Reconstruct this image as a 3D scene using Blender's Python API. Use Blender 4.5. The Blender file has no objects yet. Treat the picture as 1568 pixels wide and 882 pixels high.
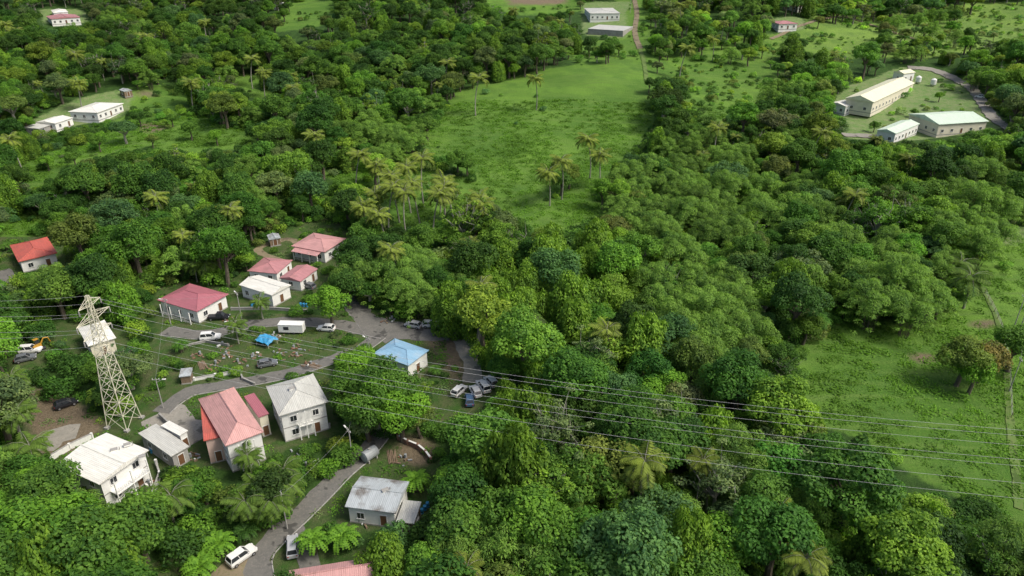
import bpy, math, random
import numpy as np
from mathutils import Vector, Matrix
rng = np.random.default_rng(11); random.seed(5)
SC = bpy.context.scene
# ------------------------------------------------------------ survey helpers
CAMH = 85.0; PITCH = math.radians(27.0); F = 1120.0; CX = 784.0; CY = 441.0
cP, sP = math.cos(PITCH), math.sin(PITCH)

def sst(a, b, x):
    t = np.clip((x - a) / (b - a), 0, 1); return t * t * (3 - 2 * t)

def hgt(x, y):
    x = np.asarray(x, float); y = np.asarray(y, float)
    s = np.clip(y - 205, 0, 900)
    rise = 0.09 * s * s / (s + 35)
    amp = sst(175, 290, y)
    amp2 = sst(45, 100, x) * sst(40, 90, y)
    a = np.maximum(amp, amp2)
    und = 3.8 * np.sin(x * .023 + 1.0) * np.sin(y * .021 + .3) + 1.3 * np.sin(x * .055 + 2) * np.sin(y * .047) + .4 * np.sin(x * .14 + y * .05) * np.sin(y * .12)
    return rise + a * und

_T = np.concatenate([np.arange(50, 400, 0.5), np.arange(400, 1600, 1.5)])
def ground(u, v, z=0.0):
    """world point, z metres above the terrain, seen along the survey sight line"""
    a = (u - CX) / F; b = -(v - CY) / F
    dx, dy, dz = a, cP + b * sP, -sP + b * cP
    X = dx * _T; Y = dy * _T; Z = CAMH + dz * _T
    f = Z - hgt(X, Y) - z
    k = int(np.argmax(f < 0))
    if k == 0: k = len(_T) - 1
    t = _T[k - 1] + (_T[k] - _T[k - 1]) * f[k - 1] / (f[k - 1] - f[k] + 1e-9)
    return Vector((dx * t, dy * t, float(CAMH + dz * t)))

def project(x, y, z):
    zz = z - CAMH
    fwd = np.maximum(y * cP - zz * sP, 1e-3)
    upc = y * sP + zz * cP
    return CX + F * x / fwd, CY - F * upc / fwd

def inpoly(u, v, poly):
    u = np.asarray(u); v = np.asarray(v)
    r = np.zeros(u.shape, bool); n = len(poly)
    for i in range(n):
        x1, y1 = poly[i]; x2, y2 = poly[(i + 1) % n]
        if y1 == y2: continue
        c = ((y1 > v) != (y2 > v)) & (u < (x2 - x1) * (v - y1) / (y2 - y1) + x1)
        r ^= c
    return r

# ------------------------------------------------------------ materials
def newmat(name):
    m = bpy.data.materials.new(name); m.use_nodes = True
    nt = m.node_tree; nt.nodes.clear()
    out = nt.nodes.new('ShaderNodeOutputMaterial')
    return m, nt, out
def N(nt, t, **k):
    n = nt.nodes.new(t)
    for a, b in k.items(): setattr(n, a, b)
    return n
def mixc(nt, fac, a, b, bt='MIX'):
    n = nt.nodes.new('ShaderNodeMix'); n.data_type = 'RGBA'; n.blend_type = bt
    for s, v in ((0, fac), (6, a), (7, b)):
        if isinstance(v, bpy.types.NodeSocket): nt.links.new(v, n.inputs[s])
        else: n.inputs[s].default_value = v if s == 0 else (*v, 1)
    return n.outputs[2]
def noise(nt, scale, detail=4, rough=.6, coord=None):
    n = nt.nodes.new('ShaderNodeTexNoise'); n.inputs['Scale'].default_value = scale
    n.inputs['Detail'].default_value = detail; n.inputs['Roughness'].default_value = rough
    if coord is not None: nt.links.new(coord, n.inputs['Vector'])
    return n.outputs['Fac']
def ramp(nt, fac, a, b, c0=(0, 0, 0), c1=(1, 1, 1)):
    n = nt.nodes.new('ShaderNodeValToRGB'); nt.links.new(fac, n.inputs[0])
    n.color_ramp.elements[0].position = a; n.color_ramp.elements[1].position = b
    n.color_ramp.elements[0].color = (*c0, 1); n.color_ramp.elements[1].color = (*c1, 1)
    return n.outputs[0]
def coords(nt, kind='Object'):
    return nt.nodes.new('ShaderNodeTexCoord').outputs[kind]

def paint(name, col, rough=.6, var=.25, scale=1.2, metal=0.0, spec=.4, stain=None):
    m, nt, out = newmat(name)
    co = coords(nt)
    n1 = noise(nt, scale, 6, .65, co); n2 = noise(nt, scale * 7, 3, .6, co)
    c = mixc(nt, ramp(nt, n1, .3, .75), tuple(x * (1 - var) for x in col), tuple(min(1, x * (1 + var * .5)) for x in col))
    if stain:
        c = mixc(nt, ramp(nt, n2, .52, .72), c, stain)
    p = N(nt, 'ShaderNodeBsdfPrincipled'); nt.links.new(c, p.inputs['Base Color'])
    p.inputs['Roughness'].default_value = rough; p.inputs['Metallic'].default_value = metal
    p.inputs['Specular IOR Level'].default_value = spec
    nt.links.new(p.outputs[0], out.inputs[0]); return m

def roofmat(name, col, axis=0, dirt=(.12, .1, .08), amt=.35, rough=.5, lo=.48, hi=.78):
    m, nt, out = newmat(name)
    co = coords(nt)
    mp = N(nt, 'ShaderNodeMapping'); nt.links.new(co, mp.inputs[0])
    mp.inputs['Scale'].default_value = (3.5, .35, .35) if axis == 0 else (.35, 3.5, .35)
    st = noise(nt, 1.0, 4, .7, mp.outputs[0])
    pa = noise(nt, .35, 5, .6, co)
    c = mixc(nt, ramp(nt, st, .3, .7), tuple(x * .80 for x in col), tuple(min(1, x * 1.1) for x in col))
    mm = N(nt, 'ShaderNodeMath', operation='MULTIPLY'); nt.links.new(ramp(nt, pa, lo, hi), mm.inputs[0]); mm.inputs[1].default_value = amt
    c = mixc(nt, mm.outputs[0], c, dirt)
    w = N(nt, 'ShaderNodeTexWave'); w.bands_direction = 'X' if axis == 0 else 'Y'; w.inputs['Scale'].default_value = 1.1
    nt.links.new(co, w.inputs['Vector'])
    c2 = mixc(nt, .10, c, w.outputs['Color'], 'MULTIPLY')
    b = N(nt, 'ShaderNodeBump'); b.inputs['Strength'].default_value = .4; b.inputs['Distance'].default_value = .05
    nt.links.new(w.outputs['Fac'], b.inputs['Height'])
    p = N(nt, 'ShaderNodeBsdfPrincipled'); nt.links.new(c2, p.inputs['Base Color']); nt.links.new(b.outputs[0], p.inputs['Normal'])
    p.inputs['Roughness'].default_value = rough; p.inputs['Specular IOR Level'].default_value = .35
    nt.links.new(p.outputs[0], out.inputs[0]); return m

def leafmat(name, col=None, trans=.36):
    m, nt, out = newmat(name)
    if col is None:
        a = N(nt, 'ShaderNodeAttribute', attribute_type='INSTANCER', attribute_name='tint'); base = a.outputs['Color']
    else:
        r = N(nt, 'ShaderNodeRGB'); r.outputs[0].default_value = (*col, 1); base = r.outputs[0]
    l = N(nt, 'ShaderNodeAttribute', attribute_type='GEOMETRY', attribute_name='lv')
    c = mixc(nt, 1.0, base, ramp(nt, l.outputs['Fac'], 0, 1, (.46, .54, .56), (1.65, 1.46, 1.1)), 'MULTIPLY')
    p = N(nt, 'ShaderNodeBsdfPrincipled'); nt.links.new(c, p.inputs['Base Color'])
    p.inputs['Roughness'].default_value = .6; p.inputs['Specular IOR Level'].default_value = .18
    t = N(nt, 'ShaderNodeBsdfTranslucent'); nt.links.new(mixc(nt, 1.0, c, (1.25, 1.3, .5), 'MULTIPLY'), t.inputs[0])
    mx = N(nt, 'ShaderNodeMixShader'); mx.inputs[0].default_value = trans
    nt.links.new(p.outputs[0], mx.inputs[1]); nt.links.new(t.outputs[0], mx.inputs[2])
    nt.links.new(mx.outputs[0], out.inputs[0]); return m

M_bark = paint('bark', (.13, .11, .08), .9, .4)
M_greybark = paint('grey_bark', (.30, .29, .24), .9, .3)
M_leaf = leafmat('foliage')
M_white = paint('white_wall', (.78, .78, .75), .8, .10, .5, stain=(.66, .65, .6))
M_cream = paint('cream_wall', (.70, .65, .52), .8, .14, .5)
M_grey = paint('grey_concrete', (.36, .35, .33), .9, .3, .6, stain=(.22, .21, .19))
M_pinkwall = paint('pink_wall', (.62, .45, .38), .8, .15, .5)
M_glass = paint('window_glass', (.03, .035, .04), .15, .1, spec=.6)
M_frame = paint('window_frame', (.7, .7, .68), .5, .05)
M_door = paint('door_wood', (.16, .08, .04), .6, .2)
M_steel = paint('galvanised_steel', (.58, .56, .43), .6, .15)
M_wire = paint('aluminium_wire', (.5, .5, .5), .5, .1)
M_tyre = paint('tyre_rubber', (.02, .02, .02), .9, .1)
M_rim = paint('wheel_rim', (.4, .4, .42), .4, .1, metal=.6)
M_dark = paint('dark_trim', (.03, .03, .035), .6, .1)
M_red = paint('tail_light', (.4, .02, .02), .3, .05)
M_lamp = paint('head_light', (.8, .8, .8), .2, .05)
M_wood = paint('weathered_wood', (.2, .14, .09), .9, .3, stain=(.3, .26, .2))
M_rust = paint('rusty_iron', (.24, .12, .07), .85, .35, stain=(.4, .36, .32))

# ------------------------------------------------------------ mesh helpers
class MB:
    def __init__(s): s.v = []; s.f = []; s.m = []
    def add(s, vs, fs, mat=0):
        o = len(s.v); s.v += [tuple(q) for q in vs]; s.f += [tuple(i + o for i in f) for f in fs]; s.m += [mat] * len(fs)
    def box(s, c, d, mat=0, rz=0.0, top=1.0):
        hx, hy, hz = d[0] / 2, d[1] / 2, d[2] / 2; ca, sa = math.cos(rz), math.sin(rz); vs = []
        for z, k in ((-hz, 1), (hz, top)):
            for x, y in ((-hx, -hy), (hx, -hy), (hx, hy), (-hx, hy)):
                x *= k; y *= k
                vs.append((c[0] + x * ca - y * sa, c[1] + x * sa + y * ca, c[2] + z))
        s.add(vs, [(0, 3, 2, 1), (4, 5, 6, 7), (0, 1, 5, 4), (1, 2, 6, 5), (2, 3, 7, 6), (3, 0, 4, 7)], mat)
    def tube(s, pts, rad, n=6, mat=0, caps=True):
        pts = [Vector(p) for p in pts]; vs = []; fs = []
        for i, p in enumerate(pts):
            d = (pts[min(i + 1, len(pts) - 1)] - pts[max(i - 1, 0)]).normalized()
            a = d.cross(Vector((0, 0, 1)) if abs(d.z) < .9 else Vector((1, 0, 0))).normalized(); b = d.cross(a)
            r = rad[i] if hasattr(rad, '__len__') else rad
            for k in range(n):
                t = 2 * math.pi * k / n; vs.append(p + a * (math.cos(t) * r) + b * (math.sin(t) * r))
        for i in range(len(pts) - 1):
            for k in range(n):
                fs.append((i * n + k, i * n + (k + 1) % n, (i + 1) * n + (k + 1) % n, (i + 1) * n + k))
        if caps: fs.append(tuple(range(n))[::-1]); fs.append(tuple((len(pts) - 1) * n + k for k in range(n)))
        s.add(vs, fs, mat)
    def mesh(s, name, mats):
        me = bpy.data.meshes.new(name); me.from_pydata(s.v, [], s.f)
        for m in mats: me.materials.append(m)
        me.polygons.foreach_set('material_index', s.m); me.update(); return me
    def obj(s, name, mats, parent=None, loc=(0, 0, 0), rz=0.0):
        o = bpy.data.objects.new(name, s.mesh(name, mats)); SC.collection.objects.link(o)
        o.location = loc; o.rotation_euler = (0, 0, rz)
        if parent: o.parent = parent
        return o
def empty(name, loc, rz=0):
    o = bpy.data.objects.new(name, None); SC.collection.objects.link(o); o.location = loc; o.rotation_euler = (0, 0, rz); o.empty_display_size = .5
    return o

# ------------------------------------------------------------ vegetation prototypes
def unit(v): return v / np.maximum(np.linalg.norm(v, axis=-1, keepdims=True), 1e-6)
def quads(P, Nn, size, asp, T=None):
    n = len(P); R = rng.normal(size=(n, 3))
    if T is None: T = np.cross(Nn, R)
    T = unit(T); B = unit(np.cross(Nn, T) + 1e-6)
    s = size[:, None]
    V = np.stack([P - T * s, P + B * s * asp - Nn * s * .12, P + T * s, P - B * s * asp - Nn * s * .12], 1)
    return V.reshape(-1, 3)
def vegmesh(name, V, lv, mb=None, leaf=M_leaf, bark=M_bark):
    nq = len(V) // 4
    mb = mb or MB(); nv = len(mb.v)
    verts = mb.v + V.tolist()
    idx = (np.arange(nq * 4).reshape(-1, 4) + nv).tolist()
    me = bpy.data.meshes.new(name); me.from_pydata(verts, [], mb.f + idx)
    me.materials.append(leaf); me.materials.append(bark)
    me.polygons.foreach_set('material_index', [1] * len(mb.f) + [0] * nq)
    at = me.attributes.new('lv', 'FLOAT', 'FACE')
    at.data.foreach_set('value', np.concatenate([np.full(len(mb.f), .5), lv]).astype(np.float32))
    me.update(); return me
def lobe_leaves(lobes, dens, ls, asp=.6, lowcut=-.5, tilt=.5, upb=.5, droop=None, thr=.5, lvb=None):
    Ps = []; Ns = []; L = []
    C0 = np.array([c for c, r in lobes]); R0 = np.array([r for c, r in lobes])
    for i, (c, r) in enumerate(lobes):
        area = 4 * math.pi * (r[0] * r[1] * r[2]) ** (2 / 3)
        n = int(area * dens); d = unit(rng.normal(size=(n, 3))); d = d[d[:, 2] > lowcut]
        n = len(d); rr = 1 + rng.normal(size=(n, 1)) * .12 - (rng.random((n, 1)) < .2) * rng.random((n, 1)) * .35
        P = c + d * r * rr
        keep = np.ones(n, bool)
        near = np.where(np.linalg.norm(C0 - c, axis=1) < (R0.max(1) + r.max()))[0]
        for j in near:
            if j != i: keep &= (((P - C0[j]) / R0[j]) ** 2).sum(1) > thr
        P = P[keep]; d = d[keep]
        Ps.append(P); Ns.append(unit(d / r * r.mean() + rng.normal(size=d.shape) * tilt + np.array([0, 0, upb])))
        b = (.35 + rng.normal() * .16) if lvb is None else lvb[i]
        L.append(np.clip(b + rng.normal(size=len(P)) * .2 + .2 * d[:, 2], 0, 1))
    P = np.concatenate(Ps); Nn = np.concatenate(Ns); L = np.concatenate(L); T = None
    if droop is not None:
        T = unit(Nn * np.array([1, 1, .2]) + np.array([0, 0, -droop]) + rng.normal(size=Nn.shape) * .3)
    return quads(P, Nn, ls * rng.uniform(.6, 1.3, len(P)), asp, T), L
def limbs(mb, H, cz, lobes, r0=.3, k=9):
    top = Vector((0, 0, cz * .75)); mid = Vector((rng.normal() * .2, rng.normal() * .2, cz * .4))
    mb.tube([(0, 0, -.6), mid, top], [r0 * 1.25, r0, r0 * .7], 7, 1)
    for i in rng.permutation(len(lobes))[:k]:
        c = Vector(lobes[i][0]); m = top.lerp(c, .5) + Vector((0, 0, -.3))
        mb.tube([top.lerp(Vector((0, 0, cz * .5)), rng.random()), m, c], [r0 * .5, r0 * .3, r0 * .1], 5, 1)
def broadleaf(name, H, R, nl, flat=.8, dens=15, ls=.255, spread=.66, lr=(.28, .46), bark=M_bark):
    cz = H - R * flat; lobes = []
    for i in range(nl):
        z = rng.uniform(-.35, 1); t = i * 2.39996 + rng.normal() * .4; q = math.sqrt(max(0, 1 - z * z))
        k = R * spread * rng.uniform(.7, 1.25)
        c = np.array([math.cos(t) * q * k, math.sin(t) * q * k, cz + z * k * flat])
        r = R * rng.uniform(*lr); lobes.append((c, np.array([r, r, r * rng.uniform(.65, .9)])))
    V, L = lobe_leaves(lobes, dens, ls)
    mb = MB(); limbs(mb, H, cz, lobes, .09 * R)
    return vegmesh(name, V, L, mb, bark=bark)
def sparse(name, H, R):
    mb = MB(); lobes = []
    mb.tube([(0, 0, -.5), (.2, .1, H * .3), (0, .2, H * .5)], [.35, .28, .22], 7, 1)
    for i in range(15):
        t = i * 2.4 + rng.normal() * .3; el = rng.uniform(.3, 1.25); l = R * rng.uniform(.7, 1.1)
        s = Vector((0, .1, H * rng.uniform(.35, .5)))
        e = s + Vector((math.cos(t) * math.cos(el) * l, math.sin(t) * math.cos(el) * l, math.sin(el) * l * 1.1 + .5))
        m = s.lerp(e, .55) + Vector((rng.normal() * .3, rng.normal() * .3, -.3))
        mb.tube([s, m, e], [.17, .11, .05], 5, 1)
        for k in range(4):
            e2 = m.lerp(e, rng.random()) + Vector(rng.normal(size=3)) * R * .22 + Vector((0, 0, .5))
            mb.tube([m.lerp(e, .3 * k), e2], [.06, .03], 4, 1)
            r = rng.uniform(.5, 1.0); lobes.append((np.array(e2), np.array([r, r, r * .5])))
    V, L = lobe_leaves(lobes, 11, .23, lowcut=-1)
    return vegmesh(name, V, L, mb, bark=M_greybark)
def vine(name, H, R):
    lobes = []
    for i in range(17):
        t = i * 2.4; q = rng.uniform(.15, .85) * R; top = H * (1 - .35 * (q / R) ** 2) * rng.uniform(.82, 1)
        n = int(top / 1.4)
        for k in range(n):
            z = top - k * 1.35 - .8; rr = (.95 + .3 * rng.random()) * (1.1 if k else .9)
            if z < .8: break
            if q < R * .4 and k > 2: break
            w = 1 + k * .05
            lobes.append((np.array([math.cos(t) * q * w + rng.normal() * .15, math.sin(t) * q * w + rng.normal() * .15, z]), np.array([rr, rr, rr * 1.15])))
    V, L = lobe_leaves(lobes, 11, .26, lowcut=-.7, tilt=.45, droop=1.0)
    mb = MB(); mb.tube([(0, 0, -.5), (0, 0, H * .7)], [.4, .2], 7, 1)
    return vegmesh(name, V, L, mb)
def bamboo(name, H, R, nc=17):
    """each culm arches outwards and ends in a thick drooping plume of leaf tiers, dark gaps between plumes"""
    mb = MB(); lobes = []; lvb = []
    for i in range(nc):
        th = i * 2.39996 + rng.normal() * .2; out = R * math.sqrt((i + .5) / nc) * rng.uniform(.9, 1.1); h = H * rng.uniform(.8, 1.04) * (1 - .28 * (out / R) ** 2)
        dr = np.array([math.cos(th), math.sin(th), 0]); b = dr * rng.uniform(.1, .18) * R; cb = rng.normal() * .09
        def pt(t): return b + dr * out * (.1 * t + .9 * t ** 2.2) + np.array([0, 0, 1]) * h * (1.38 * t - .26 * t * t - .52 * t ** 5 * (out / R + .2))
        ts = np.linspace(0, 1, 7); mb.tube([pt(t) for t in ts], [.07 * (1 - .8 * t) for t in ts], 4, 1, caps=False)
        for t in np.linspace(.4, 1.1, 9):
            r = (.35 + .8 * math.sin(min(1, max(0, (t - .3) / .88)) * math.pi) ** .9) * rng.uniform(.9, 1.1) * R / 6.3
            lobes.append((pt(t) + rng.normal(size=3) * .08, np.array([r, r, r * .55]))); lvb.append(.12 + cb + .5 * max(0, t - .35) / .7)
    V, L = lobe_leaves(lobes, 19, .25, asp=.3, lowcut=-.35, tilt=.22, upb=.35, droop=.5, thr=.65, lvb=lvb)
    return vegmesh(name, V, L, mb)
def palm(name, H, lean, nf=20, fl=3.7):
    mb = MB(); pts = []
    for t in np.linspace(0, 1, 7): pts.append((lean * t * t, lean * .3 * math.sin(t * 2), H * t - .4 * (t == 0)))
    mb.tube(pts, [.24, .19, .17, .16, .15, .14, .16], 7, 1)
    top = np.array(pts[-1]); P = []; T = []; Nn = []; S = []; L = []
    for i in range(nf):
        th = i * 2.39996 + rng.normal() * .2; el = 1.25 - 1.75 * (i / nf) + rng.normal() * .1; l = fl * rng.uniform(.85, 1.1)
        dr = np.array([math.cos(th), math.sin(th), 0]); cur = top.copy(); e = el; prev = []
        for k in range(13):
            prev.append(cur.copy()); st = dr * math.cos(e) + np.array([0, 0, 1]) * math.sin(e); cur = cur + st * l / 12; e -= .125
        mb.tube([prev[0], prev[4], prev[8], prev[12]], [.05, .035, .02, .01], 3, 1, caps=False)
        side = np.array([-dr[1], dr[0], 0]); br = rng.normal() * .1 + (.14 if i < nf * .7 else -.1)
        for k in range(1, 13):
            for h in (0, .5):
                for sg in (-1, 1):
                    p = prev[k] * (1 - h) + prev[max(k - 1, 0)] * h; f = k / 12
                    ll = (.55 + .45 * math.sin(f * math.pi)) * fl * .19 * (1 if f < .95 else .6)
                    tv = unit(side * sg + dr * .5 + np.array([0, 0, -.45 - .25 * rng.random()]))
                    P.append(p + tv * ll); T.append(tv); S.append(ll); Nn.append(unit(np.array([0, 0, 1.]) + side * sg * .5 + rng.normal(size=3) * .1)); L.append(np.clip(.5 + br + rng.normal() * .15, 0, 1))
    V = quads(np.array(P), np.array(Nn), np.array(S), .15, np.array(T))
    for k in range(6):
        a = k * 1.05; mb.box((top[0] + .28 * math.cos(a), top[1] + .28 * math.sin(a), top[2] - .3), (.24, .24, .3), 1, a, .7)
    return vegmesh(name, V, np.array(L), mb, bark=M_greybark)
def banana(name, H=3.6):
    mb = MB(); P = []; T = []; Nn = []; S = []; L = []
    for s in range(3):
        o = np.array([rng.normal() * .7, rng.normal() * .7, 0]); mb.tube([tuple(o + [0, 0, -.2]), tuple(o + [0, 0, H * .6])], [.18, .12], 6, 1)
        for i in range(8):
            th = i * 2.4 + s; dr = np.array([math.cos(th), math.sin(th), 0]); cur = o + [0, 0, H * .6]; e = 1.2 - .08 * i; side = np.array([-dr[1], dr[0], 0])
            for k in range(8):
                st = dr * math.cos(e) + np.array([0, 0, 1]) * math.sin(e); cur = cur + st * .32; e -= .26
                for sg in (-1, 1):
                    P.append(cur + side * sg * .2 + [0, 0, -.04]); T.append(unit(side * sg + [0, 0, -.25])); Nn.append(unit(np.cross(st, side)) * 1.); S.append(.3 * math.sin((k + 1) / 9 * math.pi) ** .5); L.append(.5 + rng.normal() * .15)
    Nn = np.array(Nn); Nn[Nn[:, 2] < 0] *= -1
    return vegmesh(name, quads(np.array(P), Nn, np.array(S), .75, np.array(T)), np.clip(L, 0, 1), mb)
def bush(name, R, H, nl=8, ls=.2, dens=20):
    lobes = []
    for i in range(nl):
        t = i * 2.4; q = R * .6 * math.sqrt((i + .3) / nl); r = R * rng.uniform(.35, .55)
        lobes.append((np.array([math.cos(t) * q, math.sin(t) * q, H * rng.uniform(.25, .7)]), np.array([r, r, H * .45])))
    V, L = lobe_leaves(lobes, dens, ls, lowcut=-.2)
    return vegmesh(name, V, L)
def herb(name):
    n = 60; P = rng.normal(size=(n, 3)) * [.7, .7, 0]; P[:, 2] = rng.uniform(.05, .32, n)
    return vegmesh(name, quads(P, unit(rng.normal(size=(n, 3)) * .45 + [0, 0, 1.]), rng.uniform(.14, .3, n), .5), rng.random(n) * .5 + .3)

PR = {}
PR['a0'] = broadleaf('a0', 11, 4.6, 24)
PR['a1'] = broadleaf('a1', 12.5, 5.2, 36, .8, 15, .25, .72, (.19, .34))
PR['a2'] = broadleaf('a2', 9, 4.2, 20, .7, 15, .26, .6, (.3, .5))
PR['a3'] = broadleaf('a3', 13, 4.4, 30, 1.05, 15, .25, .7, (.22, .38))
PR['a4'] = broadleaf('a4', 10, 5.6, 38, .6, 13, .26, .74, (.16, .3), bark=M_greybark)
PR['a5'] = broadleaf('a5', 8, 3.4, 15, .85, 18, .24, .62, (.3, .48))
PR['b0'] = sparse('b0', 12, 5.0); PR['b1'] = sparse('b1', 11, 4.4)
PR['c0'] = vine('c0', 13, 4.2); PR['c1'] = vine('c1', 10, 3.6)
PR['d0'] = bamboo('d0', 13, 6.4); PR['d1'] = bamboo('d1', 11.5, 5.4, 14); PR['d2'] = bamboo('d2', 14.5, 7.6, 21)
PR['e0'] = palm('e0', 9.5, 1.0); PR['e1'] = palm('e1', 11.5, 2.0); PR['e2'] = palm('e2', 6.0, .5, 18, 3.7)
PR['f0'] = bush('f0', 2.2, 2.2, 9); PR['f1'] = bush('f1', 1.6, 1.4, 7); PR['f2'] = bush('f2', 3.0, 3.2, 12, .24, 13)
PR['g0'] = banana('g0'); PR['h0'] = herb('h0')
HGT = dict(a0=11, a1=12.5, a2=9, a3=13, a4=10, a5=8, b0=12, b1=11, c0=13, c1=10, d0=12.5, d1=11, d2=14, e0=9.5, e1=11.5, e2=6, f0=2.4, f1=1.6, f2=3.6, g0=3.8)
RAD = dict(a0=4.6, a1=5.2, a2=4.2, a3=4.4, a4=5.6, a5=3.4, b0=4.8, b1=4.4, c0=4.2, c1=3.6, d0=6, d1=5, d2=7, e0=3, e1=3, e2=3, f0=2, f1=1.5, f2=2.8, g0=1.5)
KEYS = sorted(PR); KI = {k: i for i, k in enumerate(KEYS)}
vegcol = bpy.data.collections.new('vegetation_kinds')
for k in KEYS:
    o = bpy.data.objects.new(k, PR[k]); vegcol.objects.link(o)

def instancer(name, pts, rots, scl, idx, tint):
    me = bpy.data.meshes.new(name); me.vertices.add(len(pts)); me.vertices.foreach_set('co', np.asarray(pts, np.float32).ravel())
    def at(n, t, key, d):
        a = me.attributes.new(n, t, 'POINT'); a.data.foreach_set(key, d)
    at('rot', 'FLOAT_VECTOR', 'vector', np.asarray(rots, np.float32).ravel())
    at('scl', 'FLOAT_VECTOR', 'vector', np.asarray(scl, np.float32).ravel())
    at('idx', 'INT', 'value', np.asarray(idx, np.int32))
    at('tint', 'FLOAT_VECTOR', 'vector', np.asarray(tint, np.float32).ravel())
    me.update()
    o = bpy.data.objects.new(name, me); SC.collection.objects.link(o)
    g = bpy.data.node_groups.new(name + '_scatter', 'GeometryNodeTree')
    g.interface.new_socket('Geometry', in_out='INPUT', socket_type='NodeSocketGeometry')
    g.interface.new_socket('Geometry', in_out='OUTPUT', socket_type='NodeSocketGeometry')
    gi = g.nodes.new('NodeGroupInput'); go = g.nodes.new('NodeGroupOutput')
    ci = g.nodes.new('GeometryNodeCollectionInfo'); ci.inputs['Collection'].default_value = vegcol
    ci.inputs['Separate Children'].default_value = True; ci.inputs['Reset Children'].default_value = True
    ip = g.nodes.new('GeometryNodeInstanceOnPoints'); ip.inputs['Pick Instance'].default_value = True
    g.links.new(gi.outputs[0], ip.inputs['Points']); g.links.new(ci.outputs[0], ip.inputs['Instance'])
    for n, t, s in (('idx', 'INT', 'Instance Index'), ('rot', 'FLOAT_VECTOR', 'Rotation'), ('scl', 'FLOAT_VECTOR', 'Scale')):
        na = g.nodes.new('GeometryNodeInputNamedAttribute'); na.data_type = t; na.inputs[0].default_value = n
        g.links.new(na.outputs[0], ip.inputs[s])
    g.links.new(ip.outputs[0], go.inputs[0])
    md = o.modifiers.new('scatter', 'NODES'); md.node_group = g
    return o

# ------------------------------------------------------------ land-use map
FIELD = [
 [(655,205),(685,165),(722,138),(790,122),(850,108),(905,100),(955,98),(985,125),(1000,165),(985,210),(958,238),(930,265),(905,290),(925,312),(912,335),(860,350),(820,350),(790,335),(755,305),(735,268),(700,245),(665,235)],
 [(962,100),(962,60),(964,-20),(988,-20),(990,40),(1000,90),(985,120)],
 [(28,262),(60,235),(120,225),(190,190),(240,165),(300,172),(330,190),(400,205),(405,215),(360,222),(290,228),(200,225),(150,238),(110,250),(50,285)],
 [(200,142),(260,137),(290,150),(250,165),(205,162)],
 [(1230,600),(1240,545),(1258,508),(1310,490),(1370,500),(1440,490),(1495,450),(1505,392),(1568,365),(1700,350),(1800,820),(1568,790),(1500,765),(1440,735),(1370,690),(1310,655),(1262,640)],
 [(1060,120),(1130,100),(1200,110),(1150,150),(1100,185),(1060,160)],
 [(1230,50),(1330,35),(1320,85),(1240,75)], [(1480,10),(1650,5),(1650,60),(1500,45)], [(1000,110),(1050,85),(1090,95),(1050,120)],
 [(430,45),(450,10),(500,-15),(510,20),(470,40)], [(370,120),(420,125),(400,145),(365,140)],
 [(0,350),(25,325),(90,345),(60,362),(20,372)], [(740,-20),(880,-20),(885,14),(800,18),(750,8)],
]
SHRUBBY = [[(850,60),(955,60),(960,105),(880,100)], [(1040,60),(1200,50),(1230,130),(1100,200),(1030,170)], [(1230,20),(1568,10),(1568,70),(1420,90),(1240,90)]]
SLOPE = [[(590,275),(640,262),(725,272),(755,300),(700,315),(640,345),(610,350),(590,320)], [(480,262),(560,262),(600,275),(590,290),(500,275)]]
LOT = [[(1276,152),(1300,130),(1340,118),(1378,103),(1440,106),(1498,148),(1545,190),(1530,200),(1516,196),(1470,207),(1410,214),(1370,216),(1290,212),(1300,190),(1280,170)],
 [(893,4),(962,2),(962,60),(893,54)], [(1186,27),(1232,25),(1235,45),(1188,48)],
 [(62,14),(132,14),(132,35),(62,36)], [(52,182),(100,158),(150,143),(190,136),(206,146),(196,165),(180,180),(110,193),(55,200)],
 [(1535,350),(1650,340),(1650,380),(1530,375)]]
YARD = [
 [(395,395),(400,375),(450,350),(500,335),(530,345),(535,375),(515,410),(500,430),(530,465),(565,480),(620,485),(690,488),(712,515),(735,560),(758,590),(745,615),(690,618),(668,600),(662,560),(640,510),(560,505),(530,500),(500,470),(440,470),(360,470),(350,440)],
 [(225,560),(245,500),(245,440),(300,428),(350,440),(350,480),(530,488),(600,502),(560,515),(515,540),(505,570),(508,665),(440,680),(400,710),(350,715),(290,712),(245,720),(240,760),(165,770),(90,722),(75,690),(110,660),(165,652),(220,640)],
 [(30,610),(60,590),(120,620),(165,650),(100,700),(60,700)],
 [(515,730),(555,690),(600,660),(660,676),(668,710),(650,800),(600,808),(530,805),(490,800),(475,850),(470,900),(320,900),(370,830),(430,795),(480,760)],
 [(85,495),(185,495),(185,540),(90,540)], [(-20,365),(95,365),(100,402),(-20,425)], [(10,530),(65,515),(70,560),(20,580)],
 [(200,880),(300,850),(330,830),(370,815),(370,900),(200,900)], [(565,510),(612,508),(662,530),(662,570),(640,590),(590,530)],
 [(430,850),(580,845),(590,900),(430,900)], [(660,590),(700,560),(740,575),(760,600),(720,645),(670,645)],
]
ALL = FIELD + SLOPE + LOT + YARD

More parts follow.
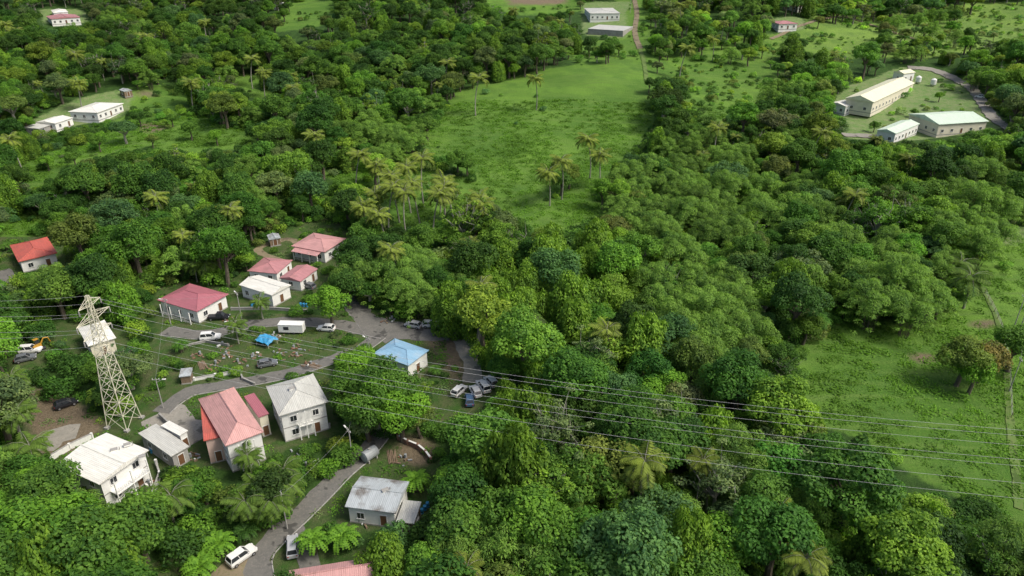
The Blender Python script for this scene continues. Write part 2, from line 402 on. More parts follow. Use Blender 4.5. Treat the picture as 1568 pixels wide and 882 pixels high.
# ------------------------------------------------------------ terrain sheet
ys = np.concatenate([[-900, -300, -100], np.arange(-40, 40, 8), 40 + np.cumsum(np.full(170, .9))])
y = ys[-1]; ext = []
st = 1.0
while y < 700: st *= 1.006; y += st; ext.append(y)
ext += [760, 850, 1000, 1300, 2000, 4000]
ys = np.concatenate([ys, ext]); NX = 321
s = np.linspace(-1, 1, NX); s[0] = -8; s[-1] = 8
wid = 95 + .82 * np.clip(ys, 0, 900)
GX = wid[:, None] * s[None, :]; GY = np.repeat(ys[:, None], NX, 1)
GZ = hgt(GX, GY)
U, V_ = project(GX, GY, GZ); front = GY > 30
def mask(polys):
    m = np.zeros(GX.shape)
    for p in polys: m = np.maximum(m, (inpoly(U, V_, p) & front).astype(float))
    return m
def blur(m, n=2):
    for _ in range(n):
        m = (m + np.roll(m, 1, 0) + np.roll(m, -1, 0) + np.roll(m, 1, 1) + np.roll(m, -1, 1)) / 5
    return m
def grow(m, n):
    for _ in range(n): m = np.maximum.reduce([m, np.roll(m, 1, 0), np.roll(m, -1, 0), np.roll(m, 1, 1), np.roll(m, -1, 1)])
    return m
mF = blur(grow(mask(FIELD), 3), 3); mF = np.maximum(mF, blur(mask(SHRUBBY)) * .75); mS = blur(mask(SLOPE)); mL = blur(mask(LOT)); mY = blur(grow(mask(YARD), 1))
dirtpx = [[(1480,492),(1520,488),(1535,498),(1490,504)], [(1385,545),(1420,540),(1440,552),(1410,558)], [(760,-20),(870,-20),(870,6),(780,8)],
          [(210,190),(250,185),(255,200),(220,205)], [(205,140),(240,138),(240,148),(210,150)], [(1535,190),(1650,180),(1650,230),(1560,225)], [(640,505),(700,510),(715,580),(700,600),(680,560)],
          [(30,610),(60,590),(120,620),(165,650),(100,700),(60,700)], [(620,660),(660,676),(668,700),(640,715),(600,700)]]
mD = blur(mask(dirtpx), 3)
nr, nc = GX.shape
verts = np.stack([GX, GY, GZ], -1).reshape(-1, 3)
ii = (np.arange(nr - 1)[:, None] * nc + np.arange(nc - 1)[None, :]).ravel()
faces = np.stack([ii, ii + 1, ii + nc + 1, ii + nc], 1)
me = bpy.data.meshes.new('terrain'); me.from_pydata(verts.tolist(), [], faces.tolist())
haze_lift = sst(60, 260, GX) * sst(180, 400, GY)  # painted haze and sunlight: ground colour lightened towards the far right
for n_, m_ in (('field', np.maximum(mF, mS * .8)), ('lot', mL), ('yard', mY), ('dirt', mD), ('haze_lift', haze_lift)):
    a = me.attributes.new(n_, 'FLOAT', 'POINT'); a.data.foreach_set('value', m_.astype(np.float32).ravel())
me.polygons.foreach_set('use_smooth', [True] * len(me.polygons)); me.update()
m, nt, out = newmat('ground_cover')
co = coords(nt, 'Object')
def att(n): return N(nt, 'ShaderNodeAttribute', attribute_type='GEOMETRY', attribute_name=n).outputs['Fac']
def edge(fac, nz, w=.35):
    a = N(nt, 'ShaderNodeMath', operation='SUBTRACT'); nt.links.new(nz, a.inputs[0]); a.inputs[1].default_value = .5
    b = N(nt, 'ShaderNodeMath', operation='ADD'); nt.links.new(fac, b.inputs[0]); nt.links.new(a.outputs[0], b.inputs[1])
    return ramp(nt, b.outputs[0], .5 - w / 2, .5 + w / 2)
nb = noise(nt, .35, 6, .7, co); nL = noise(nt, .03, 4, .6, co); nf = noise(nt, 1.6, 5, .75, co); nm = noise(nt, .1, 6, .7, co)
mpw = N(nt, 'ShaderNodeMapping'); nt.links.new(co, mpw.inputs[0]); mpw.inputs['Scale'].default_value = (.04, .42, .42); mpw.inputs['Rotation'].default_value = (0, 0, .3)
ter_n = noise(nt, 1.0, 4, .65, mpw.outputs[0])
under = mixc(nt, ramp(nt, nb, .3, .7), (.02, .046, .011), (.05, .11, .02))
g1 = mixc(nt, ramp(nt, nL, .42, .58), (.052, .14, .016), (.115, .235, .03))
g2 = mixc(nt, ramp(nt, nm, .45, .7), g1, (.042, .12, .018))
g2 = mixc(nt, ramp(nt, ter_n, .48, .66), g2, (.095, .18, .034))
g3 = mixc(nt, ramp(nt, nf, .3, .8), g2, mixc(nt, .6, g2, (.135, .205, .04)))
dk = mixc(nt, 1.0, g3, (1.5, 1.25, 1.6), 'MULTIPLY'); g3 = mixc(nt, att('haze_lift'), g3, dk)
yd = mixc(nt, ramp(nt, nb, .38, .66), (.042, .095, .018), (.095, .105, .048))
lt = mixc(nt, ramp(nt, nb, .35, .65), (.11, .21, .05), (.2, .24, .11))
dt = mixc(nt, ramp(nt, nf, .3, .7), (.13, .10, .065), (.21, .17, .115))
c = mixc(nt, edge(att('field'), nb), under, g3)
c = mixc(nt, edge(att('lot'), nb), c, lt)
c = mixc(nt, edge(att('yard'), nb), c, yd)
c = mixc(nt, edge(att('dirt'), nm, .6), c, dt)
bp = N(nt, 'ShaderNodeBump'); bp.inputs['Strength'].default_value = .8; bp.inputs['Distance'].default_value = .45
nt.links.new(nf, bp.inputs['Height'])
p = N(nt, 'ShaderNodeBsdfPrincipled'); nt.links.new(c, p.inputs['Base Color']); nt.links.new(bp.outputs[0], p.inputs['Normal'])
p.inputs['Roughness'].default_value = .9; p.inputs['Specular IOR Level'].default_value = .15
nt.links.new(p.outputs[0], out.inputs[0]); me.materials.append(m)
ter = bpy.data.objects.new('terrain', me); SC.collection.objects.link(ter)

# ------------------------------------------------------------ roads
KEEPOUT = []   # (x, y, radius)
def roadmat(name, a, b, c3, gr=(.07, .11, .03)):
    m, nt, out = newmat(name); co = coords(nt)
    n1 = noise(nt, .5, 6, .7, co); n2 = noise(nt, 2.5, 4, .7, co); n3 = noise(nt, .25, 3, .6, co)
    c = mixc(nt, ramp(nt, n1, .35, .65), a, b); c = mixc(nt, ramp(nt, n2, .5, .7), c, c3)
    c = mixc(nt, ramp(nt, n3, .58, .62), c, tuple(q * .6 for q in a))
    e = N(nt, 'ShaderNodeAttribute', attribute_type='GEOMETRY', attribute_name='verge').outputs['Fac']
    s_ = N(nt, 'ShaderNodeMath', operation='ADD'); nt.links.new(e, s_.inputs[0]); nt.links.new(n2, s_.inputs[1])
    c = mixc(nt, ramp(nt, s_.outputs[0], 1.1, 1.35), c, gr)
    p = N(nt, 'ShaderNodeBsdfPrincipled'); nt.links.new(c, p.inputs['Base Color']); p.inputs['Roughness'].default_value = .9; p.inputs['Specular IOR Level'].default_value = .2
    nt.links.new(p.outputs[0], out.inputs[0]); return m
M_asph = roadmat('worn_asphalt', (.12, .118, .11), (.165, .16, .145), (.2, .185, .165))
M_conc = roadmat('concrete_slab', (.24, .23, .2), (.31, .29, .25), (.2, .18, .15))
M_track = roadmat('dirt_track', (.2, .165, .11), (.25, .2, .135), (.12, .14, .05))
M_path = roadmat('grass_path', (.10, .17, .04), (.13, .17, .055), (.09, .17, .03))
def road(name, px, w, mat, lift=.05, kerb=False):
    P = [ground(*q) for q in px]; pts = []
    for i in range(len(P) - 1):
        p0, p1, p2, p3 = P[max(i - 1, 0)], P[i], P[i + 1], P[min(i + 2, len(P) - 1)]
        n = max(2, int((p2 - p1).length / 1.5))
        for k in range(n):
            t = k / n; pts.append(.5 * ((2 * p1) + (p2 - p0) * t + (2 * p0 - 5 * p1 + 4 * p2 - p3) * t * t + (3 * p1 - p0 - 3 * p2 + p3) * t ** 3))
    pts.append(P[-1]); vs = []; L = len(pts); mb = MB(); eg = []
    for i, p in enumerate(pts):
        KEEPOUT.append((p.x, p.y, w / 2 + .8))
        d = pts[min(i + 1, L - 1)] - pts[max(i - 1, 0)]; nrm = Vector((-d.y, d.x, 0)).normalized()
        for k in (-1, -.6, 0, .6, 1):
            q = p + nrm * (w / 2 * k * (1.08 + (.12 * math.sin(i * 1.3) + .08 * math.sin(i * 2.9)) * (abs(k) == 1)))
            vs.append((q.x, q.y, float(hgt(q.x, q.y)) + lift)); eg.append(1.0 if abs(k) == 1 else .25 if k else 0.0)
    fs = [(i * 5 + k, i * 5 + k + 1, i * 5 + k + 6, i * 5 + k + 5) for i in range(L - 1) for k in range(4)]
    mb.add(vs, fs, 0)
    if kerb:
        for i in range(0, L - 1):
            a = pts[i]; b = pts[i + 1]; d = b - a
            if d.length < .01: continue
            nrm = Vector((-d.y, d.x, 0)).normalized(); c = (a + b) / 2 + nrm * (w / 2 + .3)
            mb.box((c.x, c.y, .06), (d.length, .16, .14), 1, math.atan2(d.y, d.x))
    o = mb.obj(name, [mat, M_grey]); at = o.data.attributes.new('verge', 'FLOAT', 'POINT'); at.data.foreach_set('value', np.array(eg + [0] * (len(mb.v) - len(eg)), np.float32)); return o
road('village_road', [(528,448),(545,470),(562,490),(590,508),(640,512),(690,514)], 4.8, M_asph, .05)
road('village_road', [(700,500),(705,520),(718,545),(724,568),(722,586)], 3.4, M_conc, .058)
road('village_road', [(590,512),(560,506),(520,497),(470,493),(420,493),(370,499),(320,512),(280,510),(252,506)], 3.6, M_asph, .066, True)
road('village_road', [(580,515),(550,535),(500,553),(440,572),(380,584),(330,592),(290,600),(262,618),(246,632)], 3.2, M_asph, .074, True)
road('village_road', [(590,655),(560,692),(525,722),(490,758),(455,792),(415,830),(395,860),(405,920)], 3.4, M_asph, .05, True)
road('paved_yard', [(545,495),(575,500),(612,512)], 8.0, M_asph, .042)
road('paved_yard', [(246,632),(275,655),(305,675)], 7.0, M_conc, .042)
road('driveway', [(430,400),(395,382),(440,366),(455,372)], 2.2, M_track, .05)
road('driveway', [(445,800),(470,850),(480,900)], 2.6, M_asph, .058)
road('driveway', [(400,850),(360,872),(330,900)], 4.5, M_track, .042)
road('driveway', [(60,690),(85,668),(120,660)], 5, M_conc, .05)
road('driveway', [(0,415),(8,425),(0,440)], 4, M_asph, .05)
road('access_road', [(1390,104),(1430,108),(1478,130),(1500,152),(1520,180),(1570,215)], 4.5, M_conc, .3)
road('access_road', [(1290,207),(1330,209),(1365,212)], 5, M_conc, .3)
road('dirt_track', [(968,-10),(975,20),(972,48),(980,75)], 3.0, M_track, .3)
road('grass_path', [(980,75),(986,95),(990,125)], 2.0, M_path, .3)
road('grass_path', [(1505,440),(1528,490),(1540,540),(1544,600),(1550,680),(1560,780)], 1.3, M_path, .15)
road('dirt_track', [(1180,60),(1240,35),(1300,28),(1400,60)], 2.5, M_track, .3)

# ------------------------------------------------------------ buildings
MR = dict(
 red=roofmat('red_sheet_roof', (.53, .125, .095)), pink=roofmat('pink_sheet_roof', (.56, .30, .29), amt=.3), maroon=roofmat('maroon_sheet_roof', (.40, .14, .17), amt=.2),
 rose=roofmat('rose_sheet_roof', (.47, .22, .23), amt=.45), salmon=roofmat('salmon_sheet_roof', (.58, .32, .30), amt=.3), white=roofmat('white_sheet_roof', (.78, .77, .71), amt=.25, dirt=(.4, .38, .32)),
 grey=roofmat('grey_sheet_roof', (.54, .54, .50), amt=.35, dirt=(.3, .28, .24)), blue=roofmat('blue_sheet_roof', (.26, .45, .62), amt=.5, dirt=(.5, .52, .52)), cream=roofmat('cream_sheet_roof', (.78, .76, .56), amt=.1, dirt=(.5, .48, .4)),
 green=roofmat('pale_green_sheet_roof', (.62, .74, .60), amt=.1, dirt=(.45, .5, .42)), zinc=roofmat('zinc_sheet_roof', (.44, .48, .50), amt=.85, dirt=(.13, .11, .09), lo=.45, hi=.62))
def windows_on(mb, L, W, z0, nst, sides, ww=1.1, hh=1.15, gap=3.0, door=True):
    for sd in sides:
        ln = L if sd in 'fb' else W; n = max(1, int((ln - 1) / gap))
        for s_ in range(nst):
            for i in range(n):
                t = (i + .5) / n * ln - ln / 2; zc = z0 + s_ * 2.9 + 1.5; w_, h_, isd = ww, hh, False
                if s_ == 0 and door and sd == 'f' and i == n // 2: w_, h_, zc, isd = 1.0, 2.1, z0 + 1.06, True
                if sd == 'f': c, r = (t, -W / 2), 0
                elif sd == 'b': c, r = (-t, W / 2), math.pi
                elif sd == 'r': c, r = (L / 2, t), math.pi / 2
                else: c, r = (-L / 2, -t), -math.pi / 2
                nx, ny = math.sin(r), -math.cos(r); tx, ty = math.cos(r), math.sin(r)
                def bx(dx, dz, w, h, prou, mat):
                    mb.box((c[0] + tx * dx + nx * prou / 2, c[1] + ty * dx + ny * prou / 2, zc + dz), (w, prou, h), mat, r)
                bx(0, 0, w_, h_, .03, 2 if isd else 0)
                bx(0, h_ / 2 + .05, w_ + .2, .1, .09, 1); bx(-w_ / 2 - .05, 0, .1, h_, .08, 1); bx(w_ / 2 + .05, 0, .1, h_, .08, 1)
                if not isd:
                    bx(0, -h_ / 2 - .06, w_ + .3, .12, .16, 1); bx(0, 0, .06, h_, .06, 1)
def roof_mesh(mb, L, W, z, rise, kind, mat=0, th=.16, capmat=0):
    hx, hy = L / 2, W / 2; longx = L >= W
    E = [(-hx, -hy), (hx, -hy), (hx, hy), (-hx, hy)]
    lo = [(x, y, z) for x, y in E]; up = [(x, y, z + th) for x, y in E]
    if kind == 'hip':
        if longx: r = [(-hx + hy * .9, 0, z + th + rise), (hx - hy * .9, 0, z + th + rise)]; q = [(4, 5, 9, 8), (5, 6, 9), (6, 7, 8, 9), (7, 4, 8)]
        else: r = [(0, -hy + hx * .9, z + th + rise), (0, hy - hx * .9, z + th + rise)]; q = [(4, 5, 8), (5, 6, 9, 8), (6, 7, 9), (7, 4, 8, 9)]
    elif kind == 'gable':
        if longx: r = [(-hx, 0, z + th + rise), (hx, 0, z + th + rise)]; q = [(4, 5, 9, 8), (5, 6, 9), (6, 7, 8, 9), (7, 4, 8)]
        else: r = [(0, -hy, z + th + rise), (0, hy, z + th + rise)]; q = [(4, 5, 8), (5, 6, 9, 8), (6, 7, 9), (7, 4, 8, 9)]
    elif kind == 'shed':
        up[2] = (hx, hy, z + th + rise); up[3] = (-hx, hy, z + th + rise); r = []; q = [(4, 5, 6, 7)]
    else: r = []; q = [(4, 5, 6, 7)]
    mb.add(lo + up + r, [(0, 3, 2, 1), (0, 1, 5, 4), (1, 2, 6, 5), (2, 3, 7, 6), (3, 0, 4, 7)] + q, mat)
    if r:
        a, b = Vector(r[0]), Vector(r[1]); up_ = Vector((0, 0, .03))
        mb.tube([a + up_, b + up_], .11, 5, capmat)
        if kind == 'hip':
            for i, e in enumerate(up[:4]):
                rr = (a if i in (0, 3) else b) if longx else (a if i in (0, 1) else b)
                mb.tube([Vector(e) + up_, rr + up_], .08, 5, capmat)
def house(name, A, B, C, eave, kind='hip', roof='white', rise=1.3, oh=.45, wall=None, nst=None, sides='frl', extra=None, gap=3.0):
    a, b, c = ground(*A, eave), ground(*B, eave), ground(*C, eave)
    ax = (b - a); ax.z = 0; L = ax.length; ax.normalize(); ay = Vector((-ax.y, ax.x, 0)); W = max(2.5, (c - b).dot(ay))
    cen = a + ax * L / 2 + ay * W / 2; z = float(hgt(cen.x, cen.y)); rz = math.atan2(ax.y, ax.x)
    for i in range(4):
        for j in range(4):
            q = a + ax * L * (i / 3) + ay * W * (j / 3); KEEPOUT.append((q.x, q.y, 2.4))
    e = empty(name, (cen.x, cen.y, z), rz); wall = wall or M_white
    l, w = L - 2 * oh, W - 2 * oh
    mb = MB(); mb.box((0, 0, eave / 2 - .75), (l, w, eave + 1.5 - .01), 0)
    if kind == 'gable' and L >= W:
        k = rise * (w / 2) / (W / 2); zz = eave
        for sx in (-1, 1):
            x0 = sx * l / 2; x1 = x0 - sx * .15
            mb.add([(x0, -w / 2, zz - .01), (x0, w / 2, zz - .01), (x0, 0, zz + k), (x1, -w / 2, zz - .01), (x1, w / 2, zz - .01), (x1, 0, zz + k)], [(0, 1, 2), (3, 5, 4), (0, 2, 5, 3), (1, 4, 5, 2)], 0)
    mb.box((0, 0, .12), (l + .12, w + .12, .3), 1)
    nst = nst or max(1, int(eave / 2.8))
    for s_ in range(1, nst): mb.box((0, 0, s_ * 2.9 + .1), (l + .1, w + .1, .16), 1)
    mb.obj('walls', [wall, M_grey], e)
    rb = MB(); roof_mesh(rb, L, W, eave, rise, kind); rb.obj('roof', [MR[roof]], e)
    wb = MB(); windows_on(wb, l, w, .2, nst, sides, gap=gap); wb.obj('windows', [M_glass, M_frame, M_door], e)
    if extra: extra(e, L, W, l, w, eave)
    return e
def balcony(side='f', z=3.0, depth=1.6, frac=.9, roofm=None):
    def fn(e, L, W, l, w, eave):
        mb = MB()
        ln = (l if side in 'fb' else w) * frac; n = max(2, int(ln / 2.6))
        def P(t, d, zz):
            return {'f': (t, -w / 2 - d, zz), 'b': (t, w / 2 + d, zz), 'r': (l / 2 + d, t, zz), 'l': (-l / 2 - d, t, zz)}[side]
        def D(a, d, h): return (a, d, h) if side in 'fb' else (d, a, h)
        if z > .5: mb.box(P(0, depth / 2 + .02, z), D(ln, depth, .18), 0)
        for i in range(n + 1):
            t = -ln / 2 + .1 + (ln - .2) * i / n
            mb.box(P(t, depth - .1, eave / 2 - .1), D(.18, .18, eave - .3), 0)
        for zz in (.5, 1.0):
            mb.box(P(0, depth - .05, z + zz), D(ln, .05, .06), 1)
        for i in range(int(ln / .35)):
            mb.box(P(-ln / 2 + .35 * i + .15, depth - .05, z + .5), D(.04, .03, .98), 1)
        mb.obj('balcony', [M_white, M_frame], e)
        if roofm:
            rb = MB(); hx = ln / 2 + .2
            q = [P(-hx, -.1, eave + .0), P(hx, -.1, eave), P(hx, depth + .4, eave - .45), P(-hx, depth + .4, eave - .45)]
            q2 = [(x, y, zz - .1) for x, y, zz in q]
            rb.add(q + q2, [(0, 1, 2, 3), (7, 6, 5, 4), (0, 4, 5, 1), (1, 5, 6, 2), (2, 6, 7, 3), (3, 7, 4, 0)], 0); rb.obj('porch_roof', [MR[roofm]], e)
    return fn
house('hip_roof_house', (427,638), (503,616), (488,571), 6.2, 'hip', 'grey', 1.6, .5, nst=2, extra=balcony('f', 3.0, .9, .35))
house('pink_roof_house', (345,684), (404,662), (374,589), 6.0, 'hip', 'salmon', 1.7, .4, nst=2, extra=balcony('f', 3.0, 1.0, .5))
house('red_roof_annex', (312,676), (346,668), (326,612), 5.2, 'shed', 'red', .5, .3, wall=M_pinkwall, nst=1)
house('red_roof_annex', (396,640), (412,634), (402,600), 4.6, 'shed', 'maroon', .3, .2, wall=M_cream, nst=1)
house('white_roof_house', (152,743), (228,690), (172,658), 5.8, 'gable', 'white', .7, .5, nst=2, extra=balcony('f', 3.0, 1.7, .75))
house('storage_shed', (262,700), (290,684), (252,643), 3.0, 'flat', 'grey', .2, .3, wall=M_grey)
house('storage_shed', (275,668), (288,660), (268,640), 3.5, 'flat', 'white', .2, .2, wall=M_white)
house('zinc_roof_house', (528,777), (606,787), (622,738), 3.4, 'gable', 'zinc', .8, .4)
house('lean_to_shed', (606,800), (634,803), (638,770), 2.3, 'shed', 'grey', .2, .2, wall=M_wood)
house('blue_roof_house', (625,561), (657,537), (612,514), 3.6, 'hip', 'blue', .9, .35, wall=M_white, sides='fr')
house('maroon_roof_house', (301,478), (350,451), (292,434), 3.4, 'hip', 'maroon', 1.3, .5, extra=balcony('l', .3, 1.4, .8))
house('white_cottage', (416,453), (446,437), (398,421), 3.4, 'gable', 'white', .8, .35)
house('pink_villa', (497,387), (530,366), (490,351), 3.4, 'hip', 'pink', 1.1, .5, extra=balcony('l', .3, 2.0, .8, 'pink'))
house('rose_roof_cottage', (424,420), (448,399), (413,388), 3.0, 'hip', 'rose', .9, .3)
house('rose_roof_cottage', (460,432), (487,412), (462,402), 2.8, 'gable', 'rose', .7, .3)
house('red_roof_house', (28,402), (88,388), (55,367), 3.4, 'hip', 'red', 1.2, .5)
house('white_roof_bungalow', (135,531), (178,518), (140,497), 3.4, 'hip', 'white', 1.0, .4, wall=M_cream)
house('pink_gable_house', (440,912), (572,890), (558,856), 4.0, 'gable', 'pink', 1.0, .4)
house('white_roof_farmhouse', (150,178), (189,158), (148,149), 3.4, 'hip', 'white', 1.0, .4)
house('farm_shed', (85,193), (112,180), (85,173), 3.0, 'gable', 'white', .7, .3)
house('farm_shed', (60,200), (85,190), (70,182), 2.6, 'shed', 'grey', .4, .3, wall=M_grey)
house('small_hut', (190,143), (203,140), (198,133), 2.6, 'gable', 'zinc', .5, .2, wall=M_wood)
house('hilltop_house', (903,25), (950,22), (944,9), 4.0, 'hip', 'grey', 1.0, .4, nst=1)
house('concrete_terrace', (900,48), (954,52), (952,38), 1.8, 'flat', 'grey', .2, .1, wall=M_grey, sides='')
house('pink_roof_farmhouse', (1192,42), (1222,39), (1212,29), 3.2, 'hip', 'rose', 1.0, .4)
house('long_barn', (1336,166), (1402,124), (1366,112), 5.0, 'gable', 'cream', 2.0, .5, wall=M_cream, nst=1, gap=4.0)
house('barn_annex', (1295,166), (1318,158), (1303,148), 3.6, 'gable', 'white', .8, .3)
house('long_barn', (1437,195), (1516,181), (1484,163), 4.5, 'gable', 'green', 1.8, .5, wall=M_cream, nst=1, gap=4.0)
house('barn_annex', (1372,205), (1408,192), (1390,181), 4.0, 'gable', 'green', 1.0, .3)
house('barn_annex', (1384,115), (1402,112), (1398,104), 4.0, 'gable', 'cream', 1.0, .3)
house('hillside_house', (78,32), (124,30), (108,20), 3.4, 'gable', 'rose', 1.0, .4)
house('hillside_house', (82,22), (105,20), (98,13), 3.2, 'hip', 'white', 1.0, .3)
house('hillside_house', (415,8), (432,7), (428,1), 3.2, 'hip', 'white', 1.0, .3)
house('hillside_house', (1222,12), (1238,10), (1236,4), 3.0, 'hip', 'rose', .8, .3)
house('small_hut', (412,368), (430,365), (424,358), 2.2, 'gable', 'zinc', .4, .2, wall=M_wood)
house('small_hut', (274,578), (292,576), (288,566), 1.9, 'shed', 'zinc', .3, .2, wall=M_wood, sides='')
for px, z in (((447,596), 7.6), ((590,752), 4.2), ((175,690), 6.4), ((195,682), 6.4), ((218,700), 6.3)):
    g_ = ground(*px, z); mb = MB(); mb.box((0, 0, .15), (1.0, .6, .3), 0); mb.tube([(.8, 0, -.2), (.8, 0, .5)], .07, 6, 1); mb.box((0, 0, .33), (1.1, .7, .05), 1)
    mb.obj('roof_vent', [M_white, M_grey], None, g_, .5)
for px in ((1405,128), (1428,132)):
    g_ = ground(*px); mb = MB(); mb.tube([(0, 0, 1.0), (0, 0, 3.2), (0, 0, 3.9)], [1.3, 1.3, .3], 16, 0); mb.tube([(0, 0, 0.1), (0, 0, 1.0)], [.3, 1.3], 16, 0)
    for k in range(4): a = k * math.pi / 2; mb.tube([(1.2 * math.cos(a), 1.2 * math.sin(a), -.3), (1.2 * math.cos(a), 1.2 * math.sin(a), 1.6)], .08, 5, 1)
    mb.obj('storage_tank', [M_white, M_grey], None, g_)
def wallstrip(name, px, h=1.0, th=.2, mat=M_white, cap=M_grey):
    P = [ground(*q) for q in px]; mb = MB()
    for a, b in zip(P[:-1], P[1:]):
        d = b - a; c = (a + b) / 2; r = math.atan2(d.y, d.x); z = float(hgt(c.x, c.y))
        mb.box((c.x, c.y, z + h / 2 - .1), (d.length, th, h + .2), 0, r); mb.box((c.x, c.y, z + h + .03), (d.length, th + .1, .06), 1, r)
    for p_ in P: mb.box((p_.x, p_.y, p_.z + h / 2 + .04), (th + .16, th + .16, h + .2), 0)
    return mb.obj(name, [mat, cap])
wallstrip('garden_wall', [(298,583), (330,577), (368,571)], .7)
wallstrip('garden_wall', [(368,571), (372,582), (390,590)], .6, mat=M_grey)
wallstrip('retaining_wall', [(610,673), (625,681), (640,687), (652,697), (660,708)], 1.0, .25, M_rust, M_white)
wallstrip('garden_wall', [(78,706), (108,688), (142,672)], 1.2)
wallstrip('garden_wall', [(246,640), (262,655), (225,672)], 1.0, mat=M_grey)
wallstrip('garden_wall', [(282,532), (315,524), (350,530)], .5, mat=M_grey)
wallstrip('garden_wall', [(236,760), (246,730), (240,712)], 1.1)
wallstrip('garden_wall', [(355,475), (410,474), (470,478)], .7, mat=M_grey)
wallstrip('garden_wall', [(455,665), (505,655)], .9, mat=M_grey)
def fence(px):
    P = [ground(*q) for q in px]; mb = MB()
    for a, b in zip(P[:-1], P[1:]):
        n = max(1, int((b - a).length / 3)); last = None
        for k in range(n + 1):
            p_ = a.lerp(b, k / n); z = float(hgt(p_.x, p_.y)); mb.tube([(p_.x, p_.y, z - .3), (p_.x, p_.y, z + 1.3)], .06, 5, 0)
            if last:
                for hz in (.5, .85, 1.2): mb.tube([(last[0], last[1], last[2] + hz), (p_.x, p_.y, z + hz)], .02, 3, 1)
            last = (p_.x, p_.y, z)
    mb.obj('wire_fence', [M_wood, M_wire])
fence([(1508,450), (1532,500), (1545,560), (1548,640)])

# ------------------------------------------------------------ pylon + lines
def lattice_mesh():
    mb = MB()
    def hw(z): return 2.1 * (1 - z / 20) + .62 * (z / 20) if z < 20 else .62 - .4 * (z - 20) / 7
    zs = [0, 3.2, 6, 8.6, 11, 13.2, 15.2, 17, 18.6, 20, 21.4, 22.8, 24.2, 25.6, 27]
    cs = lambda z: [Vector((sx * hw(z), sy * hw(z), z)) for sx, sy in ((-1, -1), (1, -1), (1, 1), (-1, 1))]
    for a, b in zip(zs[:-1], zs[1:]):
        A, B = cs(a), cs(b)
        for k in range(4):
            j = (k + 1) % 4
            mb.tube([A[k], B[k]], .10, 4); mb.tube([A[k], B[j]], .05, 4, caps=False); mb.tube([A[j], B[k]], .05, 4, caps=False); mb.tube([B[k], B[j]], .05, 4, caps=False)
    for z, l in ((19.6, 3.4), (22.6, 4.0), (25.2, 2.6)):
        for s_ in (-1, 1):
            tip = Vector((0, s_ * l, z + .2))
            for sx in (-1, 1):
                q = Vector((sx * hw(z), s_ * hw(z), z)); q2 = Vector((sx * hw(z), s_ * hw(z), z + 1.2))
                mb.tube([q, tip], .06, 4); mb.tube([q2, tip], .05, 4)
                for t in (.3, .6): mb.tube([q.lerp(tip, t), q2.lerp(tip, t)], .04, 4)
            mb.tube([tip, tip - Vector((0, 0, 1.1))], .06, 6, 1)
            for k in range(5): mb.tube([tip - Vector((0, 0, .25 + .16 * k)), tip - Vector((0, 0, .31 + .16 * k))], .12, 8, 1)
    for k in cs(0): mb.box((k.x, k.y, 0), (.8, .8, .8), 1)
    return mb.mesh('lattice_tower', [M_steel, M_grey])
LM = lattice_mesh()
pb = ground(191, 648); rgt = ground(1760, 742, 20); lft = ground(-420, 455, 22); KEEPOUT.append((pb.x, pb.y, 4))
bases = [Vector((lft.x, lft.y, float(hgt(lft.x, lft.y)))), pb, Vector((rgt.x, rgt.y, float(hgt(rgt.x, rgt.y))))]
dirs = [bases[1] - bases[0], bases[2] - bases[0], bases[2] - bases[1]]
angs = [math.atan2(d.y, d.x) for d in dirs]
for b_, a_ in zip(bases, angs):
    o = bpy.data.objects.new('electricity_pylon', LM); SC.collection.objects.link(o); o.location = b_; o.rotation_euler = (0, 0, a_)
def wire_curve(name, spans, r=.035):
    cu = bpy.data.curves.new(name, 'CURVE'); cu.dimensions = '3D'; cu.bevel_depth = r; cu.bevel_resolution = 1
    for a, b, sag in spans:
        sp = cu.splines.new('POLY'); n = 40; sp.points.add(n)
        for k in range(n + 1):
            t = k / n; p_ = a.lerp(b, t); sp.points[k].co = (p_.x, p_.y, p_.z - sag * 4 * t * (1 - t), 1)
    cu.materials.append(M_wire); o = bpy.data.objects.new(name, cu); SC.collection.objects.link(o); return o
def tips(b, a):
    r = []
    for z, l in ((19.6, 3.4), (22.6, 4.0), (25.2, 2.6)):
        for s_ in (-1, 1): r.append(b + Matrix.Rotation(a, 3, 'Z') @ Vector((0, s_ * l, z - .9)))
    r.append(b + Vector((0, 0, 27))); return r
TP = [tips(b, a) for b, a in zip(bases, angs)]
wire_curve('power_line', [(TP[0][i], TP[1][i], 3.0) for i in range(7)] + [(TP[1][i], TP[2][i], 4.0) for i in range(7)], .017)
poles = []
def pole(px, h=8.5, lamp=False):
    g_ = ground(*px); mb = MB(); mb.tube([(0, 0, -.5), (0, 0, h)], [.13, .08], 8, 0); mb.box((0, 0, h - .4), (1.4, .1, .12), 0)
    for x in (-.6, 0, .6): mb.tube([(x, 0, h - .34), (x, 0, h - .1)], .05, 6, 1)
    if lamp: mb.tube([(0, 0, h - 1), (1.2, 0, h - .4)], .05, 5, 0); mb.box((1.5, 0, h - .38), (.7, .25, .12), 1)
    mb.obj('utility_pole', [M_grey, M_white], None, g_, random.uniform(0, 3)); poles.append(g_ + Vector((0, 0, h - .1)))
for q in ((440,810), (540,706), (568,560), (512,478), (370,488), (262,498), (250,625)): pole(q, 7, True)
for q in ((1545,600), (1556,520), (1553,500)): pole(q, 8)
for q in ((1010,60), (965,20)): pole(q, 9)
wire_curve('telephone_line', [(poles[0], poles[1], .6), (poles[1], poles[2], .8), (poles[2], poles[3], .5), (poles[3], poles[4], .6), (poles[4], poles[5], .5), (poles[7], poles[8], .5), (poles[5], poles[6], .5)], .009)

